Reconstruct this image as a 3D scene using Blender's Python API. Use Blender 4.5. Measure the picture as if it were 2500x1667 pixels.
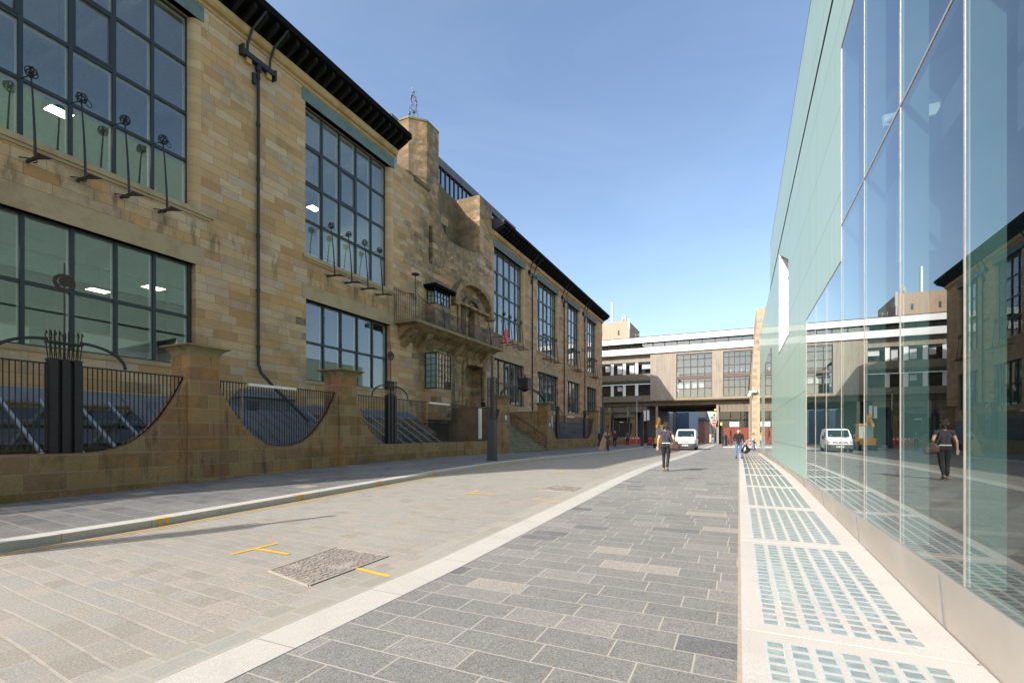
import bpy, math, random
from mathutils import Vector, Matrix
random.seed(7)
for o in list(bpy.data.objects): bpy.data.objects.remove(o)
C = bpy.context.scene
R = math.radians
COL = C.collection

# ------------------------------------------------------------------ camera
CZ = 1.62
cd = bpy.data.cameras.new("camera"); cam = bpy.data.objects.new("camera", cd); COL.objects.link(cam)
cam.location = (0, 0, CZ)
cam.rotation_euler = (R(90), 0, R(25.15))
cd.sensor_width = 36.0; cd.sensor_fit = 'HORIZONTAL'
cd.lens = 36.0 * 1180 / 2500
cd.shift_x = 0.0
cd.shift_y = (1059 - 833.5) / 2500.0
cd.clip_end = 2000; cd.clip_start = 0.05
C.camera = cam
# ------------------------------------------------------------------ sky + sun
SUN_EL = 35.3
SUN_DX, SUN_DY = 0.47, 0.883          # way the light travels over the ground
az = math.atan2(-SUN_DX, -SUN_DY)     # bearing of the sun from +Y towards +X
w = bpy.data.worlds.new("World"); C.world = w; w.use_nodes = True
nt = w.node_tree
bg = nt.nodes['Background']
sky = nt.nodes.new('ShaderNodeTexSky'); sky.sky_type = 'NISHITA'; sky.sun_disc = False
sky.sun_elevation = R(SUN_EL); sky.sun_rotation = az
sky.altitude = 50; sky.air_density = 1.0; sky.dust_density = 2.2; sky.ozone_density = 1.1
tc = nt.nodes.new('ShaderNodeTexCoord'); mp = nt.nodes.new('ShaderNodeMapping'); mp.inputs['Scale'].default_value = (1.2, 1.2, 5.0); mp.inputs['Rotation'].default_value = (.25, .1, .4)
ns = nt.nodes.new('ShaderNodeTexNoise'); ns.inputs['Scale'].default_value = 1.6; ns.inputs['Detail'].default_value = 7; ns.inputs['Roughness'].default_value = .58; ns.inputs['Distortion'].default_value = .8
nt.links.new(tc.outputs['Generated'], mp.inputs[0]); nt.links.new(mp.outputs[0], ns.inputs['Vector'])
rp = nt.nodes.new('ShaderNodeMapRange'); rp.inputs[1].default_value = .42; rp.inputs[2].default_value = .8; rp.inputs[3].default_value = 0; rp.inputs[4].default_value = .05; nt.links.new(ns.outputs['Fac'], rp.inputs[0])
mxs = nt.nodes.new('ShaderNodeMix'); mxs.data_type = 'RGBA'; nt.links.new(rp.outputs[0], mxs.inputs[0]); nt.links.new(sky.outputs[0], mxs.inputs[6]); mxs.inputs[7].default_value = (5.2, 5.9, 6.8, 1)   # thin high cirrus
nt.links.new(mxs.outputs[2], bg.inputs['Color']); bg.inputs['Strength'].default_value = 0.15
sd = bpy.data.lights.new("sun", 'SUN'); sd.energy = 3.5; sd.angle = R(0.5); sd.color = (1.0, 0.965, 0.905)
sun = bpy.data.objects.new("sun", sd); COL.objects.link(sun)
ce = math.cos(R(SUN_EL)); se = math.sin(R(SUN_EL))
sun.rotation_euler = Vector((SUN_DX * ce, SUN_DY * ce, -se)).to_track_quat('-Z', 'Y').to_euler()
C.view_settings.view_transform = 'Standard'; C.view_settings.look = 'None'
C.view_settings.exposure = 0.84; C.view_settings.gamma = 1.0
C.view_settings.use_curve_mapping = False
C.render.engine = 'CYCLES'
C.cycles.use_denoising = True
C.cycles.max_bounces = 10; C.cycles.transparent_max_bounces = 16; C.cycles.glossy_bounces = 5
C.cycles.caustics_reflective = False; C.cycles.caustics_refractive = False

# ------------------------------------------------------------------ ground profile (the street has a gentle crest)
PY = [-80, -5, 2, 5, 9, 14, 18, 24, 30, 36, 45, 60, 90, 200, 400]
PH = [2.0, 1.66, 1.62, 1.6, 1.5, 1.37, 1.32, 1.33, 1.41, 1.46, 1.5, 1.53, 1.6, 3.2, 6.0]
def gz(y):
    for i in range(len(PY) - 1):
        if y <= PY[i + 1]:
            t = max(0, (y - PY[i]) / (PY[i + 1] - PY[i]))
            return CZ - (PH[i] * (1 - t) + PH[i + 1] * t)
    return CZ - PH[-1]

# ------------------------------------------------------------------ mesh builder
class MB:
    def __init__(s): s.v = []; s.f = []; s.m = []; s.s = []
    def face(s, pts, m=0, smooth=False):
        b = len(s.v); s.v += [tuple(p) for p in pts]
        s.f.append(tuple(range(b, b + len(pts)))); s.m.append(m); s.s.append(smooth)
    def raw(s, vs, fs, m=0, smooth=False):
        b = len(s.v); s.v += [tuple(p) for p in vs]
        for f in fs: s.f.append(tuple(i + b for i in f)); s.m.append(m); s.s.append(smooth)
    def box(s, x0, x1, y0, y1, z0, z1, m=0):
        if x0 > x1: x0, x1 = x1, x0
        if y0 > y1: y0, y1 = y1, y0
        if z0 > z1: z0, z1 = z1, z0
        vs = [(x0,y0,z0),(x1,y0,z0),(x1,y1,z0),(x0,y1,z0),(x0,y0,z1),(x1,y0,z1),(x1,y1,z1),(x0,y1,z1)]
        s.raw(vs, [(0,3,2,1),(4,5,6,7),(0,1,5,4),(1,2,6,5),(2,3,7,6),(3,0,4,7)], m); return s
    def bar(s, p, q, w, h=None, m=0, up=(0,0,1)):
        h = h or w; p = Vector(p); q = Vector(q); d = (q - p).normalized()
        u = Vector(up)
        if abs(d.dot(u)) > .98: u = Vector((0,1,0))
        a = d.cross(u).normalized() * (w / 2); b = a.normalized().cross(d).normalized() * (h / 2)
        vs = [p-a-b, p+a-b, p+a+b, p-a+b, q-a-b, q+a-b, q+a+b, q-a+b]
        s.raw(vs, [(0,3,2,1),(4,5,6,7),(0,1,5,4),(1,2,6,5),(2,3,7,6),(3,0,4,7)], m); return s
    def tube(s, pts, r, n=8, m=0, cap=True, smooth=True):
        pts = [Vector(p) for p in pts]; rs = r if isinstance(r, (list, tuple)) else [r] * len(pts)
        vs = []; fs = []; prev = None
        for i, p in enumerate(pts):
            d = (pts[min(i+1, len(pts)-1)] - pts[max(i-1, 0)]).normalized()
            if prev is None:
                u = Vector((0,0,1)) if abs(d.z) < .9 else Vector((1,0,0))
                a = d.cross(u).normalized()
            else:
                a = (prev - d * prev.dot(d)).normalized()
            prev = a; b = d.cross(a)
            for k in range(n):
                t = 2 * math.pi * k / n
                vs.append(p + (a * math.cos(t) + b * math.sin(t)) * rs[i])
        for i in range(len(pts) - 1):
            for k in range(n):
                k2 = (k + 1) % n
                fs.append((i*n+k, i*n+k2, (i+1)*n+k2, (i+1)*n+k))
        s.raw(vs, fs, m, smooth)
        if cap:
            s.face(vs[:n][::-1], m); s.face(vs[-n:], m)
        return s
    def ring(s, c, axis, R_, r, n=24, k=8, m=0, sx=1.0):
        c = Vector(c); ax = Vector(axis).normalized()
        u = ax.orthogonal().normalized()
        if abs(ax.z) < .9: u = Vector((0,0,1)).cross(ax).normalized()
        v = ax.cross(u)
        vs = []; fs = []
        for i in range(n):
            t = 2*math.pi*i/n; d = u*math.cos(t)*sx + v*math.sin(t); ctr = c + d*R_; dn = d.normalized()
            for j in range(k):
                q = 2*math.pi*j/k
                vs.append(ctr + dn*math.cos(q)*r + ax*math.sin(q)*r)
        for i in range(n):
            for j in range(k):
                fs.append((i*k+j, ((i+1)%n)*k+j, ((i+1)%n)*k+(j+1)%k, i*k+(j+1)%k))
        s.raw(vs, fs, m, True); return s
    def ball(s, c, r, n=10, m=0, sc=(1,1,1)):
        c = Vector(c); vs = []; fs = []; h = n//2+1
        for i in range(h+1):
            a = math.pi*i/h
            for j in range(n):
                t = 2*math.pi*j/n
                vs.append(c + Vector((math.sin(a)*math.cos(t)*r*sc[0], math.sin(a)*math.sin(t)*r*sc[1], math.cos(a)*r*sc[2])))
        for i in range(h):
            for j in range(n):
                fs.append((i*n+j, (i+1)*n+j, (i+1)*n+(j+1)%n, i*n+(j+1)%n))
        s.raw(vs, fs, m, True); return s
    def cyl(s, p, q, r, n=20, m=0, smooth=True): return s.tube([p, q], r, n, m, True, smooth)
    def prism(s, prof, fn, a, b, m=0, cap=True):      # prof: 2-D outline, fn(u, v, t) -> point
        n = len(prof); A = [fn(u, v, a) for u, v in prof]; B = [fn(u, v, b) for u, v in prof]
        s.raw(A + B, [(i, (i+1)%n, n+(i+1)%n, n+i) for i in range(n)], m)
        if cap: s.face(A[::-1], m); s.face(B, m)
        return s
    def build(s, name, mats, parent=None, link=True):
        me = bpy.data.meshes.new(name); me.from_pydata(s.v, [], s.f)
        if not isinstance(mats, (list, tuple)): mats = [mats]
        for x in mats: me.materials.append(x)
        me.polygons.foreach_set('material_index', s.m); me.polygons.foreach_set('use_smooth', s.s)
        me.update()
        o = bpy.data.objects.new(name, me); COL.objects.link(o)
        if parent is not None: o.parent = parent
        return o
def tag(o, label, cat, group=None, kind=None):
    if label: o['label'] = label
    if cat: o['category'] = cat
    if group: o['group'] = group
    if kind: o['kind'] = kind
    return o
def thing(name, label, cat, loc=(0,0,0), rz=0, group=None):
    o = bpy.data.objects.new(name, None); COL.objects.link(o)
    o.location = loc; o.rotation_euler = (0, 0, rz); o.empty_display_size = .3
    return tag(o, label, cat, group)
def dup(root, loc, rz=None, label=None):
    def cp(o, par):
        c = o.copy(); COL.objects.link(c); c.parent = par
        for ch in list(o.children): cp(ch, c)
        return c
    r = cp(root, None); r.location = loc
    if rz is not None: r.rotation_euler = (0, 0, rz)
    if label: r['label'] = label
    return r
def struct(o): o['kind'] = 'structure'; return o

# ------------------------------------------------------------------ materials
class NT:
    def __init__(s, name):
        s.mat = bpy.data.materials.new(name); s.mat.use_nodes = True; s.t = s.mat.node_tree
        s.b = s.t.nodes['Principled BSDF']; s.out = s.t.nodes['Material Output']
        s._xyz = None
    def n(s, typ, **kw):
        x = s.t.nodes.new(typ)
        for k, v in kw.items(): setattr(x, k, v)
        return x
    def L(s, a, b): s.t.links.new(a, b)
    def m(s, op, a, b=None, c=None):
        x = s.n('ShaderNodeMath', operation=op)
        for i, q in enumerate((a, b, c)):
            if q is None: continue
            if isinstance(q, (int, float)): x.inputs[i].default_value = q
            else: s.L(q, x.inputs[i])
        return x.outputs[0]
    def xyz(s):
        if s._xyz is None:
            g = s.n('ShaderNodeNewGeometry'); sp = s.n('ShaderNodeSeparateXYZ'); s.L(g.outputs['Position'], sp.inputs[0])
            s._pos = g.outputs['Position']; s._xyz = sp.outputs
        return s._xyz
    def vec(s, x, y, z=0.0):
        c = s.n('ShaderNodeCombineXYZ')
        for i, q in enumerate((x, y, z)):
            if isinstance(q, (int, float)): c.inputs[i].default_value = q
            else: s.L(q, c.inputs[i])
        return c.outputs[0]
    def noise(s, v, scale, detail=4, rough=.6, dist=0.0):
        x = s.n('ShaderNodeTexNoise'); x.inputs['Scale'].default_value = scale; x.inputs['Detail'].default_value = detail
        x.inputs['Roughness'].default_value = rough; x.inputs['Distortion'].default_value = dist
        s.L(v, x.inputs['Vector']); return x.outputs['Fac']
    def white(s, v):
        x = s.n('ShaderNodeTexWhiteNoise', noise_dimensions='2D'); s.L(v, x.inputs['Vector']); return x.outputs['Value'], x.outputs['Color']
    def ramp(s, f, stops, interp='LINEAR'):
        x = s.n('ShaderNodeValToRGB'); cr = x.color_ramp; cr.interpolation = interp
        while len(cr.elements) < len(stops): cr.elements.new(0.5)
        for e, (p, c) in zip(cr.elements, stops):
            e.position = p; e.color = (c[0], c[1], c[2], 1) if isinstance(c, (tuple, list)) else (c, c, c, 1)
        s.L(f, x.inputs[0]); return x.outputs[0]
    def mix(s, f, a, b, blend='MIX'):
        x = s.n('ShaderNodeMix', data_type='RGBA', blend_type=blend)
        for i, q in ((0, f), (6, a), (7, b)):
            if isinstance(q, (int, float)): x.inputs[i].default_value = q
            elif isinstance(q, (tuple, list)): x.inputs[i].default_value = (q[0], q[1], q[2], 1)
            else: s.L(q, x.inputs[i])
        return x.outputs[2]
    def step(s, v, lo, hi):      # smooth 0..1
        x = s.n('ShaderNodeMapRange', interpolation_type='SMOOTHSTEP'); s.L(v, x.inputs[0])
        x.inputs[1].default_value = lo; x.inputs[2].default_value = hi; return x.outputs[0]
    def masonry(s, u, v, wd, h, joint, vary=.35, xj=1.0):
        row = s.m('FLOOR', s.m('DIVIDE', v, h))
        x = s.n('ShaderNodeTexWhiteNoise', noise_dimensions='1D'); s.L(row, x.inputs['W'])
        rr = x.outputs['Value']
        wr = s.m('MULTIPLY', s.m('ADD', s.m('MULTIPLY', rr, 2*vary), 1-vary), wd)
        uu = s.m('ADD', s.m('DIVIDE', u, wr), s.m('MULTIPLY', rr, 17.3))
        # odd-width stones: shift every joint a little
        c0 = s.m('FLOOR', uu); fu = s.m('FRACT', uu)
        rnd, rcol = s.white(s.vec(s.m('ADD', c0, .5), s.m('ADD', row, .5)))
        fv = s.m('FRACT', s.m('DIVIDE', v, h))
        du = s.m('MULTIPLY', s.m('MULTIPLY', s.m('MINIMUM', fu, s.m('SUBTRACT', 1.0, fu)), wr), xj)
        dv = s.m('MULTIPLY', s.m('MINIMUM', fv, s.m('SUBTRACT', 1.0, fv)), h)
        d = s.m('MINIMUM', du, dv)
        mort = s.m('SUBTRACT', 1.0, s.step(d, joint*.35, joint*.8))
        sep = s.n('ShaderNodeSeparateColor'); s.L(rcol, sep.inputs[0])
        return rnd, mort, sep.outputs[1], sep.outputs[2], d
    def bump(s, hgt, strength=.3, dist=.02):
        b = s.n('ShaderNodeBump'); b.inputs['Strength'].default_value = strength; b.inputs['Distance'].default_value = dist
        s.L(hgt, b.inputs['Height']); s.L(b.outputs[0], s.b.inputs['Normal'])
    def col(s, c):
        if isinstance(c, (tuple, list)): s.b.inputs['Base Color'].default_value = (c[0], c[1], c[2], 1)
        else: s.L(c, s.b.inputs['Base Color'])
    def set(s, rough=None, metal=None, spec=None):
        if rough is not None:
            if isinstance(rough, (int, float)): s.b.inputs['Roughness'].default_value = rough
            else: s.L(rough, s.b.inputs['Roughness'])
        if metal is not None: s.b.inputs['Metallic'].default_value = metal
        if spec is not None: s.b.inputs['Specular IOR Level'].default_value = spec
        return s
def plain(name, c, rough=.6, metal=0.0, vary=.12, scale=9.0, spec=.4):
    t = NT(name); t.xyz(); f = t.noise(t._pos, scale, 5, .65)
    k = [max(0, q*(1-vary)) for q in c]; l = [min(1, q*(1+vary)) for q in c]
    t.col(t.ramp(f, [(.3, k), (.7, l)])); t.set(rough, metal, spec); return t.mat
def emit(name, c, st):
    t = NT(name); t.col((0,0,0)); t.b.inputs['Emission Color'].default_value = (*c, 1); t.b.inputs['Emission Strength'].default_value = st
    return t.mat
def glass(name, tint, refl=1.0, base=0.0, rough=0.0, ior=1.5):
    t = NT(name); t.t.nodes.remove(t.b)
    tr = t.n('ShaderNodeBsdfTransparent'); tr.inputs[0].default_value = (*tint, 1)
    gl = t.n('ShaderNodeBsdfGlossy'); gl.inputs['Roughness'].default_value = rough; gl.inputs[0].default_value = (.95, .98, .97, 1)
    fr = t.n('ShaderNodeLayerWeight'); fr.inputs['Blend'].default_value = .5
    f5 = t.m('POWER', fr.outputs['Facing'], 4.5)
    f = t.m('MINIMUM', t.m('ADD', t.m('MULTIPLY', f5, .92*refl), .05+base), .97)
    mx = t.n('ShaderNodeMixShader'); t.L(f, mx.inputs[0]); t.L(tr.outputs[0], mx.inputs[1]); t.L(gl.outputs[0], mx.inputs[2])
    t.L(mx.outputs[0], t.out.inputs['Surface']); return t.mat

# --- stone of the school
def m_sandstone():
    t = NT('weathered_sandstone'); X, Y, Z = t.xyz()
    u = t.m('ADD', X, Y)
    rnd, mort, r2, r3, d = t.masonry(u, Z, 1.05, .335, .013, .4)
    base = t.ramp(rnd, [(0, (.47,.265,.12)), (.13, (.58,.36,.19)), (.27, (.53,.32,.16)), (.42, (.60,.40,.235)), (.55, (.58,.335,.155)), (.68, (.61,.425,.265)), (.8, (.48,.31,.20)), (.9, (.53,.37,.25)), (1, (.43,.285,.19))], 'CONSTANT')
    # bed-laid streaks in each stone
    st = t.noise(t.vec(t.m('MULTIPLY', u, .7), t.m('ADD', t.m('MULTIPLY', Z, 6.0), t.m('MULTIPLY', rnd, 40.0)), rnd), 1.6, 6, .7, .6)
    base = t.mix(t.m('MULTIPLY', t.step(st, .42, .75), .55), base, t.ramp(r2, [(0, (.36,.21,.09)), (.5, (.44,.36,.24)), (1, (.33,.26,.17))]))
    # soot: whole stones darkened, mostly round the entrance, and drips
    ent = t.m('MULTIPLY', t.step(Y, 23.2, 26.5), t.m('SUBTRACT', 1.0, t.step(Y, 34.6, 36.2)))
    hi = t.step(Z, 4.0, 16.0)
    sootn = t.noise(t.vec(t.m('MULTIPLY', u, .5), Z, 7.0), .33, 4, .6)
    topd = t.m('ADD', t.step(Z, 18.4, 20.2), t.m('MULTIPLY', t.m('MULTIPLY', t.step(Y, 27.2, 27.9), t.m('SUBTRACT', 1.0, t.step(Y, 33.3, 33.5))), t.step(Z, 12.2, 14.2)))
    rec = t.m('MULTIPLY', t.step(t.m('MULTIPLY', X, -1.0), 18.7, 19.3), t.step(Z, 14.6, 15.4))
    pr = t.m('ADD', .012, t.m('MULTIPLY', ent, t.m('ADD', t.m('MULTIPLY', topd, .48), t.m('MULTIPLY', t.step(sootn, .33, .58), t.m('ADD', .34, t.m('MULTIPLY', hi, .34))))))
    dark = t.m('LESS_THAN', r3, pr)
    blot = t.noise(t._pos, .55, 6, .65, .3)
    soft = t.noise(t._pos, 2.6, 5, .7, .5)
    base = t.mix(t.m('MULTIPLY', dark, t.m('ADD', t.m('MULTIPLY', r2, .45), t.m('MULTIPLY', t.step(soft, .3, .7), .45))), base, (.07,.057,.038))
    base = t.mix(t.m('MULTIPLY', t.step(blot, .5, .72), .5), base, (.22,.155,.09))
    pat = t.noise(t.vec(t.m('MULTIPLY', u, .5), t.m('MULTIPLY', Z, 1.2), 4.0), .8, 6, .7, .4)
    base = t.mix(t.m('MULTIPLY', t.step(pat, .5, .7), .45), base, (.56,.30,.11))
    blk = t.noise(t.vec(t.m('MULTIPLY', u, .6), t.m('MULTIPLY', Z, .8), 2.0), .5, 6, .72, .6)
    base = t.mix(t.m('MULTIPLY', t.m('MULTIPLY', t.step(blk, .47, .62), ent), .8), base, (.085,.07,.047))
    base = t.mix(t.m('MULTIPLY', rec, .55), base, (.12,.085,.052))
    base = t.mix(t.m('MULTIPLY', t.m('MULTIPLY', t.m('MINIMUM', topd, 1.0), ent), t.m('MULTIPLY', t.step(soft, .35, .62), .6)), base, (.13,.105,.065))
    base = t.mix(t.m('MULTIPLY', ent, .16), base, (.25,.19,.115))
    sill = t.m('MULTIPLY', t.m('SUBTRACT', 1.0, t.step(Z, 9.2, 9.95)), t.step(Z, 7.9, 9.3))
    sst = t.noise(t.vec(t.m('MULTIPLY', u, 2.2), t.m('MULTIPLY', Z, .5), 9.0), 1.0, 4, .65)
    base = t.mix(t.m('MULTIPLY', t.m('MULTIPLY', sill, t.step(sst, .48, .68)), .75), base, (.11,.085,.06))
    drip = t.noise(t.vec(t.m('MULTIPLY', u, 3.0), t.m('MULTIPLY', Z, .22), 0.0), 1.5, 5, .7)
    base = t.mix(t.m('MULTIPLY', t.step(drip, .6, .8), t.m('ADD', .18, t.m('MULTIPLY', ent, .55))), base, (.085,.07,.05))
    grain = t.noise(t._pos, 26.0, 3, .6)
    base = t.mix(.34, base, t.ramp(grain, [(.3, .25), (.7, .75)]), 'OVERLAY')
    base = t.mix(t.m('MULTIPLY', mort, .75), base, (.20,.14,.085))
    t.col(base); t.set(.88, 0, .25)
    t.bump(t.m('SUBTRACT', t.m('MULTIPLY', t.m('ADD', st, grain), .35), mort), .35, .012)
    return t.mat
def m_wallstone():
    t = NT('mossy_red_sandstone'); X, Y, Z = t.xyz(); u = t.m('ADD', X, Y)
    rnd, mort, r2, r3, d = t.masonry(u, t.m('ADD', Z, .06), 1.0, .40, .016, .3)
    base = t.ramp(rnd, [(0, (.25,.15,.072)), (.25, (.30,.20,.10)), (.5, (.27,.16,.095)), (.7, (.32,.22,.11)), (.85, (.27,.145,.075)), (1, (.285,.20,.105))], 'CONSTANT')
    n1 = t.noise(t._pos, 1.3, 6, .65, .4)
    base = t.mix(t.m('MULTIPLY', t.step(n1, .47, .66), .75), base, (.37,.20,.085))
    low = t.m('SUBTRACT', 1.0, t.step(Z, .2, 1.5))
    n2 = t.noise(t._pos, .9, 6, .7)
    base = t.mix(t.m('MULTIPLY', t.m('MULTIPLY', t.step(n2, .45, .7), .8), t.m('ADD', .25, t.m('MULTIPLY', low, .7))), base, (.115,.105,.032))
    n3 = t.noise(t.vec(t.m('MULTIPLY', u, 2.5), t.m('MULTIPLY', Z, .35), 3.0), 1.6, 5, .7)
    base = t.mix(t.m('MULTIPLY', t.step(n3, .52, .7), .7), base, (.085,.06,.042))
    n4 = t.noise(t._pos, 22.0, 4, .6)
    base = t.mix(.4, base, t.ramp(n4, [(.3, .3), (.7, .7)]), 'OVERLAY')
    base = t.mix(t.m('MULTIPLY', mort, .6), base, (.36,.29,.21))
    t.col(base); t.set(.9, 0, .2); t.bump(t.m('SUBTRACT', t.m('MULTIPLY', n4, .4), mort), .35, .012); return t.mat
def m_plainstone(name, c, c2, scale=1.2):
    t = NT(name); t.xyz(); a = t.noise(t._pos, scale, 6, .7, .3); b = t.noise(t._pos, 24, 4, .6)
    base = t.mix(t.step(a, .42, .7), c, c2); base = t.mix(.2, base, t.ramp(b, [(.3, .3), (.7, .7)]), 'OVERLAY')
    t.col(base); t.set(.88, 0, .25); t.bump(b, .2, .01); return t.mat
def m_setts():
    t = NT('granite_setts'); X, Y, Z = t.xyz()
    wob = t.noise(t.vec(X, t.m('MULTIPLY', Y, .6)), .55, 2, .5)
    v = t.m('ADD', Y, t.m('ADD', t.m('MULTIPLY', wob, .10), t.m('MULTIPLY', X, .085)))
    rnd, mort, r2, r3, d = t.masonry(X, v, .36, .225, .020, .28, 2.0)
    base = t.ramp(rnd, [(0, (.275,.25,.205)), (.3, (.325,.29,.245)), (.55, (.30,.285,.25)), (.8, (.35,.30,.255)), (1, (.29,.285,.26))])
    big = t.noise(t._pos, .35, 5, .6)
    base = t.mix(t.m('MULTIPLY', t.step(big, .4, .7), .35), base, (.25,.225,.195))
    g = t.noise(t._pos, 60, 4, .7); base = t.mix(.55, base, t.ramp(g, [(.3, .2), (.7, .8)]), 'OVERLAY')
    rough_d = t.noise(t._pos, 4.0, 4, .6)
    base = t.mix(t.m('MULTIPLY', mort, .8), base, t.mix(t.step(rough_d, .45, .65), (.40,.345,.29), (.29,.26,.22)))
    t.col(base); t.set(.85, 0, .3); t.bump(t.m('SUBTRACT', t.m('MULTIPLY', g, .3), mort), .22, .008); return t.mat
def m_paving(name, wd, h, stops, joint, jc, tan, swap=False, skew=0.0):
    t = NT(name); X, Y, Z = t.xyz()
    a, b = (Y, X) if swap else (X, Y)
    if skew: b = t.m('ADD', b, t.m('MULTIPLY', a, skew))
    rnd, mort, r2, r3, d = t.masonry(a, b, wd, h, joint, .3)
    base = t.ramp(rnd, stops)
    base = t.mix(t.m('LESS_THAN', r3, .022), base, tan)
    base = t.mix(t.m('MULTIPLY', t.m('GREATER_THAN', r3, .96), .6), base, (.10,.105,.115))
    m1 = t.noise(t._pos, .5, 6, .65, .5); base = t.mix(t.m('MULTIPLY', t.step(m1, .45, .75), .4), base, (.33,.30,.265))
    scr = t.noise(t._pos, 3.5, 6, .75, 1.2); base = t.mix(t.m('MULTIPLY', t.step(scr, .52, .75), .3), base, (.33,.315,.29))
    g = t.noise(t._pos, 95, 5, .75, .8); g2 = t.noise(t._pos, 38, 4, .7, 2.5)
    base = t.mix(.9, base, t.ramp(t.m('MULTIPLY', t.m('ADD', g, g2), .5), [(.38, .12), (.62, .88)]), 'OVERLAY')
    base = t.mix(t.m('MULTIPLY', mort, .9), base, jc)
    t.col(base); t.set(.72, 0, .35); t.bump(t.m('SUBTRACT', t.m('MULTIPLY', g, .15), t.m('MULTIPLY', mort, .6)), .3, .008); return t.mat
def m_granite(name, c, every=1.3, jx=True):
    t = NT(name); X, Y, Z = t.xyz()
    f = t.m('FRACT', t.m('DIVIDE', Y, every)); j = t.m('LESS_THAN', t.m('MINIMUM', f, t.m('SUBTRACT', 1.0, f)), .006/every)
    g = t.noise(t._pos, 110, 4, .8); a = t.noise(t._pos, 1.1, 6, .7, .6)
    base = t.mix(t.m('MULTIPLY', t.step(a, .4, .72), .45), c, [q*.78 for q in c])
    base = t.mix(.5, base, t.ramp(g, [(.3, .2), (.7, .8)]), 'OVERLAY'); base = t.mix(t.m('MULTIPLY', j, .7), base, (.2,.17,.13))
    t.col(base); t.set(.7, 0, .35); return t.mat
def m_panel():
    t = NT('frosted_green_glass_panel'); X, Y, Z = t.xyz()
    f = t.m('FRACT', t.m('DIVIDE', t.m('ADD', Z, .15), 1.42)); g = t.m('FRACT', t.m('DIVIDE', t.m('ADD', Y, .2), 3.08))
    # joints: thin dark lines between the glass panels
    j1 = t.m('LESS_THAN', t.m('MULTIPLY', t.m('MINIMUM', f, t.m('SUBTRACT', 1.0, f)), 1.42), .008)
    j2 = t.m('LESS_THAN', t.m('MULTIPLY', t.m('MINIMUM', g, t.m('SUBTRACT', 1.0, g)), 3.08), .012)
    j = t.m('MAXIMUM', j1, t.m('MULTIPLY', j2, .55))
    pn, _ = t.white(t.vec(t.m('FLOOR', t.m('DIVIDE', t.m('ADD', Y, .2), 3.08)), t.m('FLOOR', t.m('DIVIDE', t.m('ADD', Z, .15), 1.42))))
    s1 = t.noise(t.vec(t.m('MULTIPLY', Y, 9.0), t.m('MULTIPLY', Z, .12), 0.0), 1.0, 5, .6)
    base = t.mix(t.step(s1, .35, .7), (.33,.475,.40), (.385,.535,.455))
    base = t.mix(t.m('MULTIPLY', pn, .35), base, (.38,.525,.465)); base = t.mix(j, base, (.12,.16,.10))
    t.col(base); t.set(.42, 0, .4); t.b.inputs['Coat Weight'].default_value = .18; t.b.inputs['Coat Roughness'].default_value = .06
    return t.mat
def m_concrete(name, c, c2, board=True):
    t = NT(name); X, Y, Z = t.xyz(); u = t.m('ADD', X, Y)
    a = t.noise(t.vec(t.m('MULTIPLY', u, 5.5), t.m('MULTIPLY', Z, .18), 0.0), 1.0, 5, .65)
    b = t.noise(t._pos, .6, 6, .7, .4); g = t.noise(t._pos, 14, 4, .6)
    base = t.mix(t.step(a, .35, .68), c, c2); base = t.mix(t.m('MULTIPLY', t.step(b, .5, .75), .45), base, [q*.55 for q in c])
    base = t.mix(.2, base, t.ramp(g, [(.3, .3), (.7, .7)]), 'OVERLAY')
    f = t.m('FRACT', t.m('DIVIDE', u, .31)); jl = t.m('LESS_THAN', f, .06)
    if board: base = t.mix(t.m('MULTIPLY', jl, .35), base, [q*.5 for q in c])
    t.col(base); t.set(.9, 0, .2); return t.mat
def m_steel():
    t = NT('brushed_steel_plinth'); X, Y, Z = t.xyz()
    a = t.noise(t.vec(X, t.m('MULTIPLY', Y, .5), t.m('MULTIPLY', Z, 60.0)), 1.2, 4, .6); b = t.noise(t._pos, 1.1, 4, .5)
    t.col(t.mix(t.step(b, .35, .7), (.50,.455,.40), (.57,.525,.475))); t.b.inputs['Metallic'].default_value = .55
    t.set(t.m('ADD', .38, t.m('MULTIPLY', a, .12))); return t.mat
M = {}
M['stone'] = m_sandstone(); M['wall'] = m_wallstone()
M['lintel'] = m_plainstone('stone_lintel', (.45,.335,.20), (.36,.25,.14))
M['jamb'] = m_plainstone('smooth_sandstone', (.55,.39,.21), (.47,.30,.145), .8)
M['cornice'] = m_plainstone('cornice_sandstone', (.50,.33,.155), (.36,.215,.09), .9)
M['cap'] = m_plainstone('mossy_cap_stone', (.27,.215,.115), (.15,.13,.055), 2.2)
M['slate'] = m_plainstone('grey_green_lintel', (.16,.205,.20), (.12,.15,.15), 2.0)
M['darkstone'] = m_plainstone('sooty_stone', (.20,.15,.085), (.085,.07,.045), 1.5)
M['lead'] = m_plainstone('lead_sheet', (.175,.19,.205), (.13,.145,.165), 1.6)
M['iron'] = plain('black_iron', (.018,.019,.022), .45, .0, .3)
M['postpaint'] = plain('dark_grey_paint', (.032,.036,.046), .5, 0, .2)
M['railpaint'] = plain('rail_black_brown', (.028,.022,.018), .55, 0, .3)
M['frame'] = plain('dark_window_frame', (.028,.036,.043), .45, 0, .15)
M['sash'] = plain('cream_inner_sash', (.80,.80,.72), .6)
M['rafter'] = plain('dark_rafter_timber', (.022,.02,.019), .9, 0, .3, 9, .08)
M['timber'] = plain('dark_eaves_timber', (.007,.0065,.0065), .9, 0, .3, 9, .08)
M['roof'] = plain('slate_roof', (.05,.052,.055), .7)
M['setts'] = m_setts()
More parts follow.
